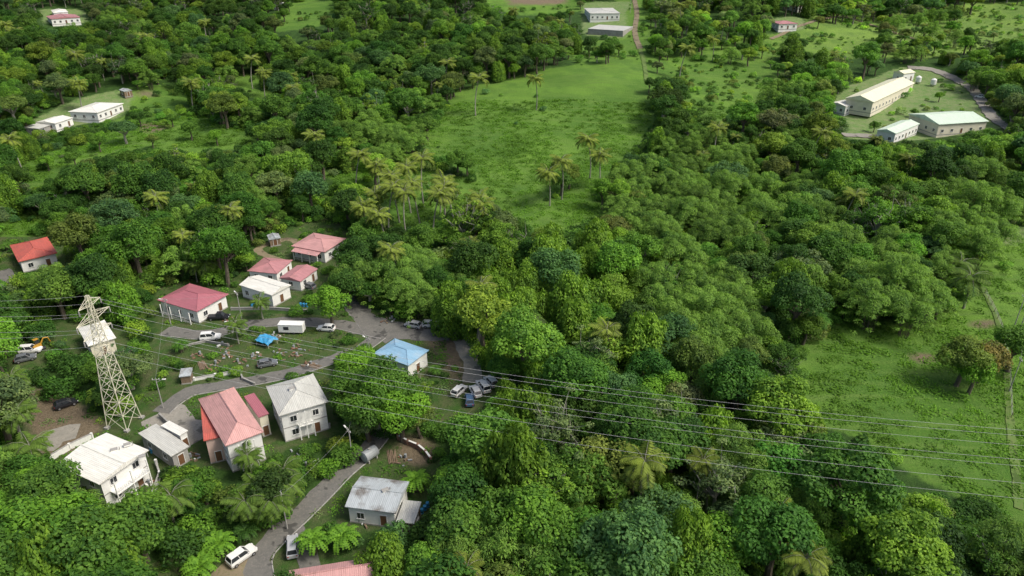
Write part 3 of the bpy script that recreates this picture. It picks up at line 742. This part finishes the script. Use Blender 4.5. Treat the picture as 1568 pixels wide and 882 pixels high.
# ------------------------------------------------------------ vehicles
def car_mesh(kind):
    mb = MB()
    if kind == 'hatch': sec = [(-2.05,.38,.82,.72),(-1.95,.28,.95,.82),(-1.2,.24,.98,.87),(.0,.24,.97,.88),(.95,.24,.95,.87),(1.7,.26,.82,.84),(2.0,.3,.7,.76),(2.08,.36,.6,.66)]; cab = (-1.9,.98,-1.45,.3,.95,1.47)
    elif kind == 'suv': sec = [(-2.2,.42,1.0,.78),(-2.1,.34,1.1,.88),(-1.2,.32,1.12,.92),(.0,.32,1.12,.93),(.95,.32,1.1,.92),(1.9,.34,1.0,.9),(2.2,.4,.85,.82),(2.26,.45,.75,.74)]; cab = (-2.1,1.05,-1.85,.35,1.1,1.78)
    else: sec = [(-2.45,.5,.95,.84),(-2.4,.42,1.02,.88),(-1.2,.4,1.02,.9),(.0,.4,1.04,.9),(1.2,.4,1.06,.9),(2.0,.42,.98,.88),(2.4,.46,.85,.82),(2.46,.52,.75,.76)]; cab = (-.45,1.35,-.3,.75,1.04,1.75)
    vs = []; fs = []
    for x, z0, z1, w in sec:
        vs += [(x, -w * .92, z0), (x, -w, (z0 + z1) / 2), (x, -w * .9, z1), (x, w * .9, z1), (x, w, (z0 + z1) / 2), (x, w * .92, z0)]
    for i in range(len(sec) - 1):
        for k in range(6): fs.append((i * 6 + k, (i + 1) * 6 + k, (i + 1) * 6 + (k + 1) % 6, i * 6 + (k + 1) % 6))
    fs.append((0, 1, 2, 3, 4, 5)); fs.append(tuple((len(sec) - 1) * 6 + k for k in (5, 4, 3, 2, 1, 0)))
    mb.add(vs, fs, 0)
    xb0, xb1, xt0, xt1, zb, zt = cab; wb, wt = .78, .6
    mb.add([(xb0, -wb, zb - .02), (xb1, -wb, zb - .02), (xb1, wb, zb - .02), (xb0, wb, zb - .02), (xt0, -wt, zt), (xt1, -wt, zt), (xt1, wt, zt), (xt0, wt, zt)], [(4, 5, 6, 7), (0, 1, 5, 4), (1, 2, 6, 5), (2, 3, 7, 6), (3, 0, 4, 7)], 1)
    mb.box(((xt0 + xt1) / 2, 0, zt + .03), (xt1 - xt0 + .12, wt * 2 + .08, .06), 0, 0, .94)
    for s_ in (-1, 1):
        for (xa, xc) in ((xb0, xt0), (xb1, xt1), ((xb0 + xb1) / 2 - .1, (xt0 + xt1) / 2 - .1)):
            mb.tube([(xa, s_ * (wb + .01), zb), (xc, s_ * (wt + .02), zt + .02)], .05, 4, 0)
        mb.box((xb1 - .35, s_ * (wb + .14), zb + .1), (.16, .2, .13), 0)
        for x in (sec[0][0] + .75, sec[-1][0] - .8):
            mb.tube([(x, s_ * .68, .33), (x, s_ * .9, .33)], .33, 14, 2); mb.tube([(x, s_ * .89, .33), (x, s_ * .915, .33)], .19, 10, 3)
        mb.box((sec[-2][0] - .0, s_ * .58, .64 if kind == 'hatch' else .8), (.14, .3, .13), 5); mb.box((sec[0][0] + .01, s_ * .62, .75 if kind == 'hatch' else .85), (.06, .2, .2), 4)
    mb.box((sec[-1][0], 0, .45), (.06, .9, .14), 6)
    if kind == 'pickup': mb.box((-1.45, 0, 1.03), (1.7, 1.4, .04), 6)
    return mb.mesh(kind + '_body', [M_white, M_glass, M_tyre, M_rim, M_red, M_lamp, M_dark])
CM = {k: car_mesh(k) for k in ('hatch', 'suv', 'pickup')}
CC = {k: paint('car_paint_' + k, c, .25, .04, spec=.6) for k, c in dict(white=(.74, .74, .72), silver=(.42, .43, .45), grey=(.14, .15, .16), blue=(.06, .11, .2), black=(.02, .02, .025), red=(.35, .03, .03)).items()}
def car(u, v, yaw, kind='hatch', col='white'):
    g_ = ground(u, v); o = bpy.data.objects.new('parked_car' if kind != 'pickup' else 'parked_pickup', CM[kind]); SC.collection.objects.link(o)
    o.material_slots[0].link = 'OBJECT'; o.material_slots[0].material = CC[col]; KEEPOUT.append((g_.x, g_.y, 3.2))
    o.location = (g_.x, g_.y, float(hgt(g_.x, g_.y)) + .07); o.rotation_euler = (0, 0, math.radians(yaw))
for a in ((500,506,172,'hatch','white'),(323,520,10,'suv','white'),(633,501,160,'hatch','silver'),(660,500,5,'hatch','white'),(703,602,60,'hatch','white'),(752,588,120,'hatch','white'),
          (740,596,115,'suv','white'),(728,603,112,'hatch','white'),(719,616,95,'hatch','blue'),(371,856,52,'suv','white'),(449,842,105,'suv','silver'),(473,441,150,'hatch','grey'),
          (40,552,30,'hatch','grey'),(336,489,5,'pickup','black'),(102,622,40,'hatch','black'),(125,765,60,'hatch','blue'),(48,540,10,'suv','white'),(1500,150,140,'hatch','white'),
          (410,560,20,'hatch','grey')): car(*a)
def small(name, u, v, fn, mats, rz=0):
    mb = MB(); fn(mb); g_ = ground(u, v); KEEPOUT.append((g_.x, g_.y, 2.2)); return mb.obj(name, mats, None, (g_.x, g_.y, float(hgt(g_.x, g_.y))), rz)
def f_trailer(mb):
    mb.box((0, 0, 1.5), (5.6, 2.0, 1.9), 0); mb.box((0, 0, 2.48), (5.7, 2.1, .06), 0); mb.box((0, 0, .5), (5.5, 1.6, .15), 1)
    for x in (-.6, .6):
        for s_ in (-1, 1): mb.tube([(x, s_ * .75, .35), (x, s_ * .98, .35)], .35, 12, 1)
    mb.tube([(2.8, 0, .5), (4, 0, .45)], .06, 5, 1); mb.box((-1, -1.01, 1.6), (1.2, .04, .8), 1)
small('caravan_trailer', 448, 509, f_trailer, [M_white, M_dark], -.05)
M_tarp = paint('blue_tarp', (.05, .3, .55), .5, .25)
def f_tarp(mb):
    n = 8; vs = []; fs = []
    for i in range(n + 1):
        for j in range(n + 1):
            x, y_ = (i / n - .5) * 4.2, (j / n - .5) * 3.2; vs.append((x, y_, 2.1 - .35 * abs(y_) - .25 * math.sin(i / n * math.pi) + .12 * math.sin(i * 2.3 + j * 1.7) - (.5 if i in (0, n) else 0)))
    for i in range(n):
        for j in range(n): q = i * (n + 1) + j; fs.append((q, q + n + 1, q + n + 2, q + 1))
    mb.add(vs, fs, 0)
    for x in (-1.8, 1.8):
        for y_ in (-1.3, 1.3): mb.tube([(x, y_, 0), (x, y_, 1.5)], .05, 5, 1)
small('blue_tarpaulin_shelter', 409, 527, f_tarp, [M_tarp, M_steel], -.5)
M_ttank = paint('grey_plastic_tank', (.3, .32, .33), .4, .15)
def f_tank(mb):
    mb.tube([(-1.5, 0, 1.2), (-1.35, 0, 1.2), (1.35, 0, 1.2), (1.5, 0, 1.2)], [.5, 1.0, 1.0, .5], 16, 0)
    for x in (-.9, .9): mb.box((x, 0, .25), (.25, 1.7, .6), 1)
    mb.tube([(0, 0, 2.15), (0, 0, 2.35)], .25, 8, 1)
small('water_tank', 567, 703, f_tank, [M_ttank, M_grey], .9)
M_yel = paint('digger_yellow', (.45, .25, .03), .5, .2)
def f_dig(mb):
    for s_ in (-1, 1):
        mb.tube([(-1.3, s_ * .8, .35), (1.3, s_ * .8, .35)], .35, 8, 1); mb.box((0, s_ * .8, .35), (2.6, .45, .6), 1)
    mb.box((-.3, 0, 1.1), (2.2, 1.6, .7), 0); mb.box((.3, .35, 1.9), (1.0, .8, 1.0), 2, 0, .85); mb.box((.3, .35, 2.45), (1.0, .85, .08), 0)
    mb.tube([(.8, -.3, 1.3), (1.6, -.3, 2.4), (2.5, -.3, 2.1)], [.18, .16, .14], 5, 0); mb.tube([(2.5, -.3, 2.1), (2.8, -.3, .9)], [.13, .1], 5, 0); mb.box((2.7, -.3, .5), (.6, .7, .6), 1, 0, .6)
small('excavator', 58, 536, f_dig, [M_yel, M_dark, M_glass], 1.0)
def f_junk(mb):
    for k in range(10):
        x, y_ = rng.normal() * .9, rng.normal() * .8; mb.box((x, y_, .12 + rng.random() * .1), (rng.uniform(.2, .9), rng.uniform(.1, .4), rng.uniform(.1, .35)), int(rng.choice([0, 1, 1, 2, 2, 3, 3, 3])), rng.uniform(0, 3))
    mb.tube([(.8, .5, 0), (.8, .5, .8)], .25, 10, 2)
for q in ((345,530), (370,555), (395,545), (425,515), (432,545), (450,548), (462,700), (478,712), (300,700), (615,705), (560,800), (300,545), (470,560), (595,490), (230,745), (350,492), (330,560), (350,545), (455,535)):
    small('scrap_pile', *q, f_junk, [M_white, M_rust, M_ttank, M_wood], rng.uniform(0, 3))
def f_drum(mb):
    for k in range(3):
        x, y_ = k * .8, rng.normal() * .3; mb.tube([(x, y_, 0), (x, y_, .9), (x, y_, .93)], [.3, .3, .2], 12, 0); mb.tube([(x, y_, .45), (x, y_, .5)], .32, 12, 1)
for q in ((385,470), (470,470), (640,560), (590,575), (240,690), (645,785)): small('water_barrels', *q, f_drum, [M_tarp, M_dark], rng.uniform(0, 3))
def f_lum(mb):
    for k in range(7): mb.box((rng.normal() * .1, k * .22 - .7, .08 + .06 * (k % 3)), (3.6, .18, .07), 0, rng.normal() * .05)
for q in ((480,560), (310,560), (600,700)): small('timber_stack', *q, f_lum, [M_wood], rng.uniform(0, 3))

# ------------------------------------------------------------ named trees
G = 1.6
TC = dict(dark=(.032, .08, .016), mid=(.058, .13, .022), bright=(.085, .19, .022), lime=(.115, .215, .028), grey=(.09, .14, .06), blue=(.055, .12, .045), olive=(.078, .125, .026), palm=(.115, .165, .035), palmg=(.065, .12, .025), vine=(.098, .19, .024), bamboo=(.105, .2, .042), reddish=(.115, .11, .035))
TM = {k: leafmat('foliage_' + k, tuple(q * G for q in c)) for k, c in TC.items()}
def tree(name, key, u, v, col, sc=1.0, frac=.72, sz=None):
    """(u,v) = sight line to crown centre"""
    s2 = sz or sc
    g_ = ground(u, v, HGT[key] * s2 * frac); z = float(hgt(g_.x, g_.y))
    o = bpy.data.objects.new(name, PR[key]); SC.collection.objects.link(o); o.location = (g_.x, g_.y, z); o.scale = (sc, sc, s2); o.rotation_euler = (0, 0, rng.uniform(0, 6.28))
    o.material_slots[0].link = 'OBJECT'; o.material_slots[0].material = TM[col]
for (u, v, k, sc) in [(727,122,'e1',1.35),(822,120,'e1',1.2),(380,92,'e1',1.25),(400,112,'e0',1.25),(906,212,'e1',1.3),(922,240,'e0',1.25),(645,248,'e1',1.35),(625,262,'e1',1.25),(607,275,'e1',1.25),
    (590,290,'e1',1.25),(694,286,'e1',1.25),(560,316,'e0',1.15),(740,318,'e1',1.2),(352,318,'e1',1.15),(606,378,'e1',1.1),(862,244,'e1',1.25),(843,264,'e0',1.25),(312,405,'e2',1.0),(296,404,'e2',.9),
    (125,413,'e0',1.0),(255,762,'e2',1.1),(360,497,'e2',.85),(1490,425,'e2',1.4),(398,462,'e2',.8),(395,742,'e2',.95),(430,722,'e2',.9),(410,770,'e2',.95),(380,700,'e2',.8),(22,640,'e0',1.0),(50,680,'e2',1.1),
    (8,610,'e0',1.0),(580,256,'e0',1.2),(115,128,'e0',1.3),(288,128,'e0',1.3),(1095,60,'e0',1.2),(570,300,'e0',1.2),(735,300,'e0',1.1),(1475,405,'e2',1.2),(440,745,'e2',.9),(370,770,'e2',.95),(20,215,'e0',1.2),(10,585,'e0',.9),
    (540,240,'e1',1.2),(660,300,'e1',1.2),(250,300,'e1',1.1),(470,210,'e1',1.2),(1100,200,'e1',1.2),(1300,300,'e1',1.1),(1045,75,'e1',1.3),(618,300,'e1',1.2),(640,285,'e1',1.2),(672,275,'e0',1.2),(585,325,'e1',1.1)]:
    tree('coconut_palm', k, u, v, 'palmg' if v > 380 else 'palm', sc, .97)
for (u, v, k, c, sc) in [(503,456,'a5','bright',1.25),(548,560,'a0','bright',1.0),(590,585,'a1','mid',1.1),(560,620,'a0','mid',1.0),(612,622,'a0','bright',1.0),(575,600,'a1','bright',1.0),(540,590,'a3','mid',.9),
    (690,452,'c0','vine',1.0),(720,470,'c1','vine',1.0),(838,385,'c0','lime',1.25),(810,420,'c0','vine',1.05),(780,470,'c1','lime',1.1),(870,400,'c0','vine',1.05),(800,460,'c0','lime',.95),(855,430,'c0','vine',.95),(765,440,'c0','vine',.9),
    (1200,618,'a1','lime',1.2),(1175,640,'a2','lime',1.0),(1480,540,'a0','olive',1.0),(1510,545,'a2','reddish',1.0),(1495,565,'a2','bright',.9),(1560,520,'a0','mid',1.0),(65,815,'a1','bright',1.35),(110,850,'a1','mid',1.3),(20,850,'a1','mid',1.3),
    (180,450,'c1','bright',1.0),(220,385,'a2','bright',.9),(375,395,'a5','lime',.7),(700,240,'a0','mid',.85),(715,250,'a2','mid',.8),(342,160,'a1','olive',1.1),(188,195,'a4','blue',.9),(860,275,'a2','mid',.9),(872,262,'a0','olive',.85),
    (848,648,'b0','grey',1.1),(1022,640,'b1','grey',1.2),(915,700,'b0','grey',1.0),(905,540,'b1','grey',1.1),(980,520,'a4','grey',.9),(840,740,'b0','lime',1.0),(1010,800,'a4','blue',1.1),(1115,265,'a4','blue',1.2),(1230,405,'a4','grey',1.2),(1215,690,'a4','grey',1.0),(1100,730,'b1','grey',1.1),
    (680,295,'b0','olive',1.1),(715,325,'b0','olive',1.0),(425,545,'f1','bright',.8),(545,400,'a2','dark',1.1),(530,430,'a0','dark',.9),(560,350,'a0','mid',1.0),(65,735,'a2','bright',.9),(540,385,'a1','dark',.9),(500,714,'f0','bright',1.0),(470,688,'f0','mid',.8),(530,690,'f2','mid',.9),
    (780,795,'a4','mid',1.1),(700,800,'a2','mid',1.1),(1120,830,'a2','bright',1.1),(1410,780,'a5','lime',1.0),(1395,835,'a1','lime',1.1),
    (150,215,'a5','mid',.8),(232,212,'a5','olive',.7),(290,195,'a2','mid',.8),(330,205,'a5','bright',.8),(112,238,'a5','mid',.8),(262,180,'a5','mid',.7),(70,245,'a5','bright',.7),(212,178,'a2','dark',.7),(1340,190,'a5','mid',.6),(1440,145,'a5','bright',.6),(1400,170,'a5','mid',.5)]:
    tree({'a': 'broadleaf_tree', 'b': 'bare_limbed_tree', 'c': 'vine_covered_tree', 'f': 'garden_shrub'}[k[0]], k, u, v, c, sc)
for (u, v, k, sc) in [(1080,455,'d2',1.0),(1045,480,'d0',1.0),(1110,490,'d0',1.0),(1060,420,'d0',.9),(1385,405,'d2',1.15),(1345,440,'d0',1.1),(1425,435,'d0',1.0),(1400,455,'d0',1.0),(965,250,'d0',1.0),(1000,240,'d0',1.05),(1040,262,'d0',1.0),(980,275,'d0',.95),
    (1500,290,'d2',1.1),(1540,300,'d0',1.1),(620,420,'d0',.95),(655,400,'d0',.95),(600,190,'d0',1.1),(560,200,'d1',1.1),(1450,330,'d0',1.1),(1100,300,'d1',1.1),(1240,300,'d0',1.1),(640,440,'d1',.9),(1500,350,'d0',1.0),(1010,330,'d0',1.0),(950,330,'d0',1.0),(1130,340,'d0',1.0),(1035,370,'d0',.9),(1130,440,'d1',1.0),(900,360,'d1',.9),
    (1065,500,'d0',1.0),(1020,440,'d0',.95),(1320,400,'d0',1.0),(1180,310,'d0',1.1),(1060,310,'d0',1.1),(1290,345,'d0',1.1),(700,410,'d0',.9),(600,390,'d1',1.0)]:
    tree('bamboo_clump', k, u, v, 'bamboo', sc, .8)
for (u, v) in [(705,722), (720,738), (690,745), (735,730), (640,735), (520,820), (330,835), (300,870), (480,830)]: tree('banana_plant', 'g0', u, v, 'bright', 1.15, .6)

# ------------------------------------------------------------ forest scatter
def vnoise(x, y, s, seed):
    r = np.random.default_rng(seed); g = r.random((64, 64)); fx, fy = (x / s) % 63, (y / s) % 63
    i, j = np.floor(fx).astype(int), np.floor(fy).astype(int); a, b = fx - i, fy - j; a = a * a * (3 - 2 * a); b = b * b * (3 - 2 * b)
    i2, j2 = (i + 1) % 64, (j + 1) % 64
    return g[i, j] * (1 - a) * (1 - b) + g[i2, j] * a * (1 - b) + g[i, j2] * (1 - a) * b + g[i2, j2] * a * b
def grid(y0, y1, sp, margin=35):
    Y, X = [], []; yy = y0
    while yy < y1:
        w = .74 * yy + margin; n = int(2 * w / sp); xs = np.linspace(-w, w, n) + rng.uniform(-.45, .45, n) * sp; X.append(xs); Y.append(yy + rng.uniform(-.45, .45, n) * sp); yy += sp
    return np.concatenate(X), np.concatenate(Y)
def blocked(x, y, H, R, polys, pts=(0., .5, .95)):
    z = hgt(x, y); bad = np.zeros(len(x), bool)
    tests = [(x, y, z + H * f) for f in pts] + [(x - R * .8, y, z + H * .7), (x + R * .8, y, z + H * .7)]
    for tx, ty, tz in tests:
        u, v = project(tx, ty, tz)
        for p_ in polys: bad |= inpoly(u, v, p_)
    return bad
BAM = [[(930,235),(1120,195),(1260,270),(1300,330),(1150,370),(960,350)], [(1290,370),(1420,350),(1470,430),(1430,490),(1290,490)], [(990,380),(1140,390),(1180,510),(1030,520)], [(1430,240),(1568,240),(1568,370),(1450,350)], [(540,180),(640,170),(660,240),(550,255)], [(570,400),(720,370),(700,460),(580,460)], [(1000,700),(1100,680),(1120,760),(1010,770)]]
VIN = [[(740,350),(930,340),(930,460),(820,520),(740,520)], [(740,520),(860,520),(830,640),(700,690)]]
def pal(n, x, y):
    P = np.array([(.030, .078, .015), (.047, .115, .019), (.06, .135, .022), (.082, .18, .024), (.112, .2, .027), (.078, .12, .03), (.088, .138, .055), (.05, .115, .04)])
    w = np.array([.2, .23, .2, .13, .1, .05, .05, .04]); w = w / w.sum()
    i = rng.choice(len(P), n, p=w); c = P[i] * G
    c = c * rng.uniform(.75, 1.22, (n, 1)) * (1 + rng.normal(size=(n, 3)) * .05)
    big = vnoise(x + 500, y, 45, 3); c = c * (.78 + .44 * big)[:, None]
    sun = sst(-100, 200, x) * sst(180, 380, y)   # haze and sun patch painted into the tints on the upper right hillside
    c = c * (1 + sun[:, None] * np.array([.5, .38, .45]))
    lf = 1 - sst(-220, -20, x)
    return c * (1 - .15 * lf[:, None] * sst(60, 200, y)[:, None])
def scatter(y0, y1, sp):
    x, y = grid(y0, y1, sp); n = len(x); z = hgt(x, y); u, v = project(x, y, z + 8)
    k = rng.choice(['a0', 'a1', 'a2', 'a3', 'a4', 'a5', 'b0', 'b1', 'c0', 'c1', 'd1', 'd0', 'e1'], n, p=[.15, .16, .12, .12, .11, .09, .03, .02, .05, .04, .05, .03, .03]).astype(object)
    bam = np.zeros(n, bool); vin = np.zeros(n, bool); shr = np.zeros(n, bool)
    for p_ in BAM: bam |= inpoly(u, v, p_)
    for p_ in VIN: vin |= inpoly(u, v, p_)
    for p_ in SHRUBBY: shr |= inpoly(u, v, p_)
    sel = bam & (rng.random(n) < .42); k[sel] = rng.choice(['d0', 'd1'], sel.sum())
    sel = vin & (rng.random(n) < .6); k[sel] = rng.choice(['c0', 'c1'], sel.sum())
    s_ = .58 + .75 * rng.random(n) ** 1.3; s_[shr] *= .7
    isd = np.array([q[0] == 'd' for q in k]); s_[isd] = rng.uniform(.85, 1.1, isd.sum()); s_[bam & ~isd] *= .72
    H = np.array([HGT[q] for q in k]) * s_; R = np.array([RAD[q] for q in k]) * s_
    keep = ~blocked(x, y, H, R, ALL) & ~(shr & (rng.random(n) < .5)); x, y, z, k, s_ = x[keep], y[keep], z[keep], k[keep], s_[keep]
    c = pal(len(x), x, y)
    for ch, nm_ in (('d', 'bamboo'), ('c', 'vine'), ('e', 'palm')):
        q = np.array([t[0] == ch for t in k]); c[q] = np.array(TC[nm_]) * G * rng.uniform(.72, 1.1, (q.sum(), 1))
    return x, y, z, k, s_, c
parts = [scatter(22, 230, 5.8), scatter(230, 420, 6.9), scatter(420, 760, 9.0)]
X = np.concatenate([q[0] for q in parts]); Y = np.concatenate([q[1] for q in parts]); Z = np.concatenate([q[2] for q in parts]); K = np.concatenate([q[3] for q in parts]); S = np.concatenate([q[4] for q in parts]); C = np.concatenate([q[5] for q in parts])
n = len(X)
instancer('forest', np.stack([X, Y, Z - .1], 1), np.stack([rng.normal(size=n) * .05, rng.normal(size=n) * .05, rng.uniform(0, 6.28, n)], 1), np.stack([S, S, S * rng.uniform(.85, 1.15, n)], 1), [KI[q] for q in K], C)
def low(name, x, y, keys, smin, smax, tint, probs=None):
    n = len(x); k = rng.choice(keys, n, p=probs); s_ = rng.uniform(smin, smax, n)
    instancer(name, np.stack([x, y, hgt(x, y) - .05], 1), np.stack([np.zeros(n), np.zeros(n), rng.uniform(0, 6.28, n)], 1), np.stack([s_] * 3, 1), [KI[q] for q in k], tint)
x, y = grid(30, 330, 3.3, 20); n = len(x); k = rng.choice(['f0', 'f1', 'f2', 'g0'], n, p=[.4, .22, .33, .05]).astype(object); s_ = rng.uniform(.6, 1.3, n)
H = np.array([HGT[q] for q in k]) * s_; R = np.array([RAD[q] for q in k]) * s_
keep = ~blocked(x, y, H, R, ALL, (0., .9)); x, y, k, s_ = x[keep], y[keep], k[keep], s_[keep]; n = len(x)
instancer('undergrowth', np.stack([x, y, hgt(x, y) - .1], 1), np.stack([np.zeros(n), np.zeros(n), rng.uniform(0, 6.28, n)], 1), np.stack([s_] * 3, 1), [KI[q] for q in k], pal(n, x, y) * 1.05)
# field shrubs
x, y = grid(60, 560, 4.2, 20); z = hgt(x, y); u, v = project(x, y, z); inF = np.zeros(len(x), bool); inO = np.zeros(len(x), bool); inM = inpoly(u, v, FIELD[0]) | inpoly(u, v, FIELD[4])
for p_ in FIELD + SHRUBBY: inF |= inpoly(u, v, p_)
for p_ in SLOPE + LOT[:1]: inO |= inpoly(u, v, p_)
KO = np.array(KEEPOUT)
nn = vnoise(x + 900, y, 22, 9); pr = rng.random(len(x))
keep = (inF & ~inM & (nn > .4) & (pr < .5)) | (inM & (nn > .66) & (pr < .09)) | (inO & (pr < .2)); x, y = x[keep], y[keep]
free = np.array([((KO[:, 0] - a) ** 2 + (KO[:, 1] - b) ** 2 > (KO[:, 2] + 1) ** 2).all() for a, b in zip(x, y)]); x, y = x[free], y[free]
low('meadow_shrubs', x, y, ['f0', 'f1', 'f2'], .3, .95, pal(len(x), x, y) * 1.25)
# knee-high herbs that roughen the pastures
x, y = grid(70, 330, 1.7, 20); z = hgt(x, y); u, v = project(x, y, z); ok = np.zeros(len(x), bool)
for p_ in FIELD + SLOPE: ok |= inpoly(u, v, p_)
nz = vnoise(x + 700, y, 9, 21); ok &= rng.random(len(x)) < (.1 + .8 * nz); x, y = x[ok], y[ok]; n = len(x)
low('meadow_grass', x, y, ['h0'], .6, 1.5, np.array([.10, .225, .028]) * (.68 + .66 * vnoise(x, y, 17, 5))[:, None] * rng.uniform(.85, 1.2, (n, 1)))
# garden planting and weeds between houses
x, y = grid(60, 300, 2.3, 20); z = hgt(x, y); u, v = project(x, y, z); ok = np.zeros(len(x), bool)
for p_ in YARD: ok |= inpoly(u, v, p_)
x, y = x[ok], y[ok]
free = np.array([((KO[:, 0] - a) ** 2 + (KO[:, 1] - b) ** 2 > KO[:, 2] ** 2).all() for a, b in zip(x, y)]); x, y = x[free], y[free]
nz = vnoise(x + 300, y, 8, 31); pr = rng.random(len(x)); ok = (nz > .48) & (pr < .5)
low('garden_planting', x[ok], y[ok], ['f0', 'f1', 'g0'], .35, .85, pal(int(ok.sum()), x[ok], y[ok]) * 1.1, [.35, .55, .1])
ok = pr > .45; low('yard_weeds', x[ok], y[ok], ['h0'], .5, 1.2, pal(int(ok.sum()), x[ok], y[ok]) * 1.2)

# ------------------------------------------------------------ light, sky, camera
EL = math.radians(52); AZ = math.radians(108)   # clockwise from +Y
sd = Vector((math.sin(AZ) * math.cos(EL), math.cos(AZ) * math.cos(EL), math.sin(EL)))
sl = bpy.data.lights.new('sun', 'SUN'); sl.energy = 3.1; sl.angle = math.radians(18); sl.color = (1, .96, .86)
so = bpy.data.objects.new('sun', sl); SC.collection.objects.link(so); so.rotation_euler = sd.to_track_quat('Z', 'Y').to_euler()
w = bpy.data.worlds.new('World'); SC.world = w; w.use_nodes = True; nt = w.node_tree
sk = nt.nodes.new('ShaderNodeTexSky'); sk.sky_type = 'NISHITA'; sk.sun_disc = False; sk.sun_elevation = EL; sk.sun_rotation = AZ; sk.dust_density = 5; sk.air_density = 1.0
nt.links.new(sk.outputs[0], nt.nodes['Background'].inputs[0]); nt.nodes['Background'].inputs[1].default_value = .15
cam = bpy.data.cameras.new('camera'); cam.lens = 36 * F / 1568; cam.sensor_width = 36; cam.clip_end = 6000; cam.clip_start = .5
cobj = bpy.data.objects.new('camera', cam); SC.collection.objects.link(cobj); cobj.location = (0, 0, CAMH); cobj.rotation_euler = (math.pi / 2 - PITCH, 0, 0)
SC.camera = cobj
SC.view_settings.view_transform = 'Standard'; SC.view_settings.look = 'None'; SC.view_settings.exposure = 0
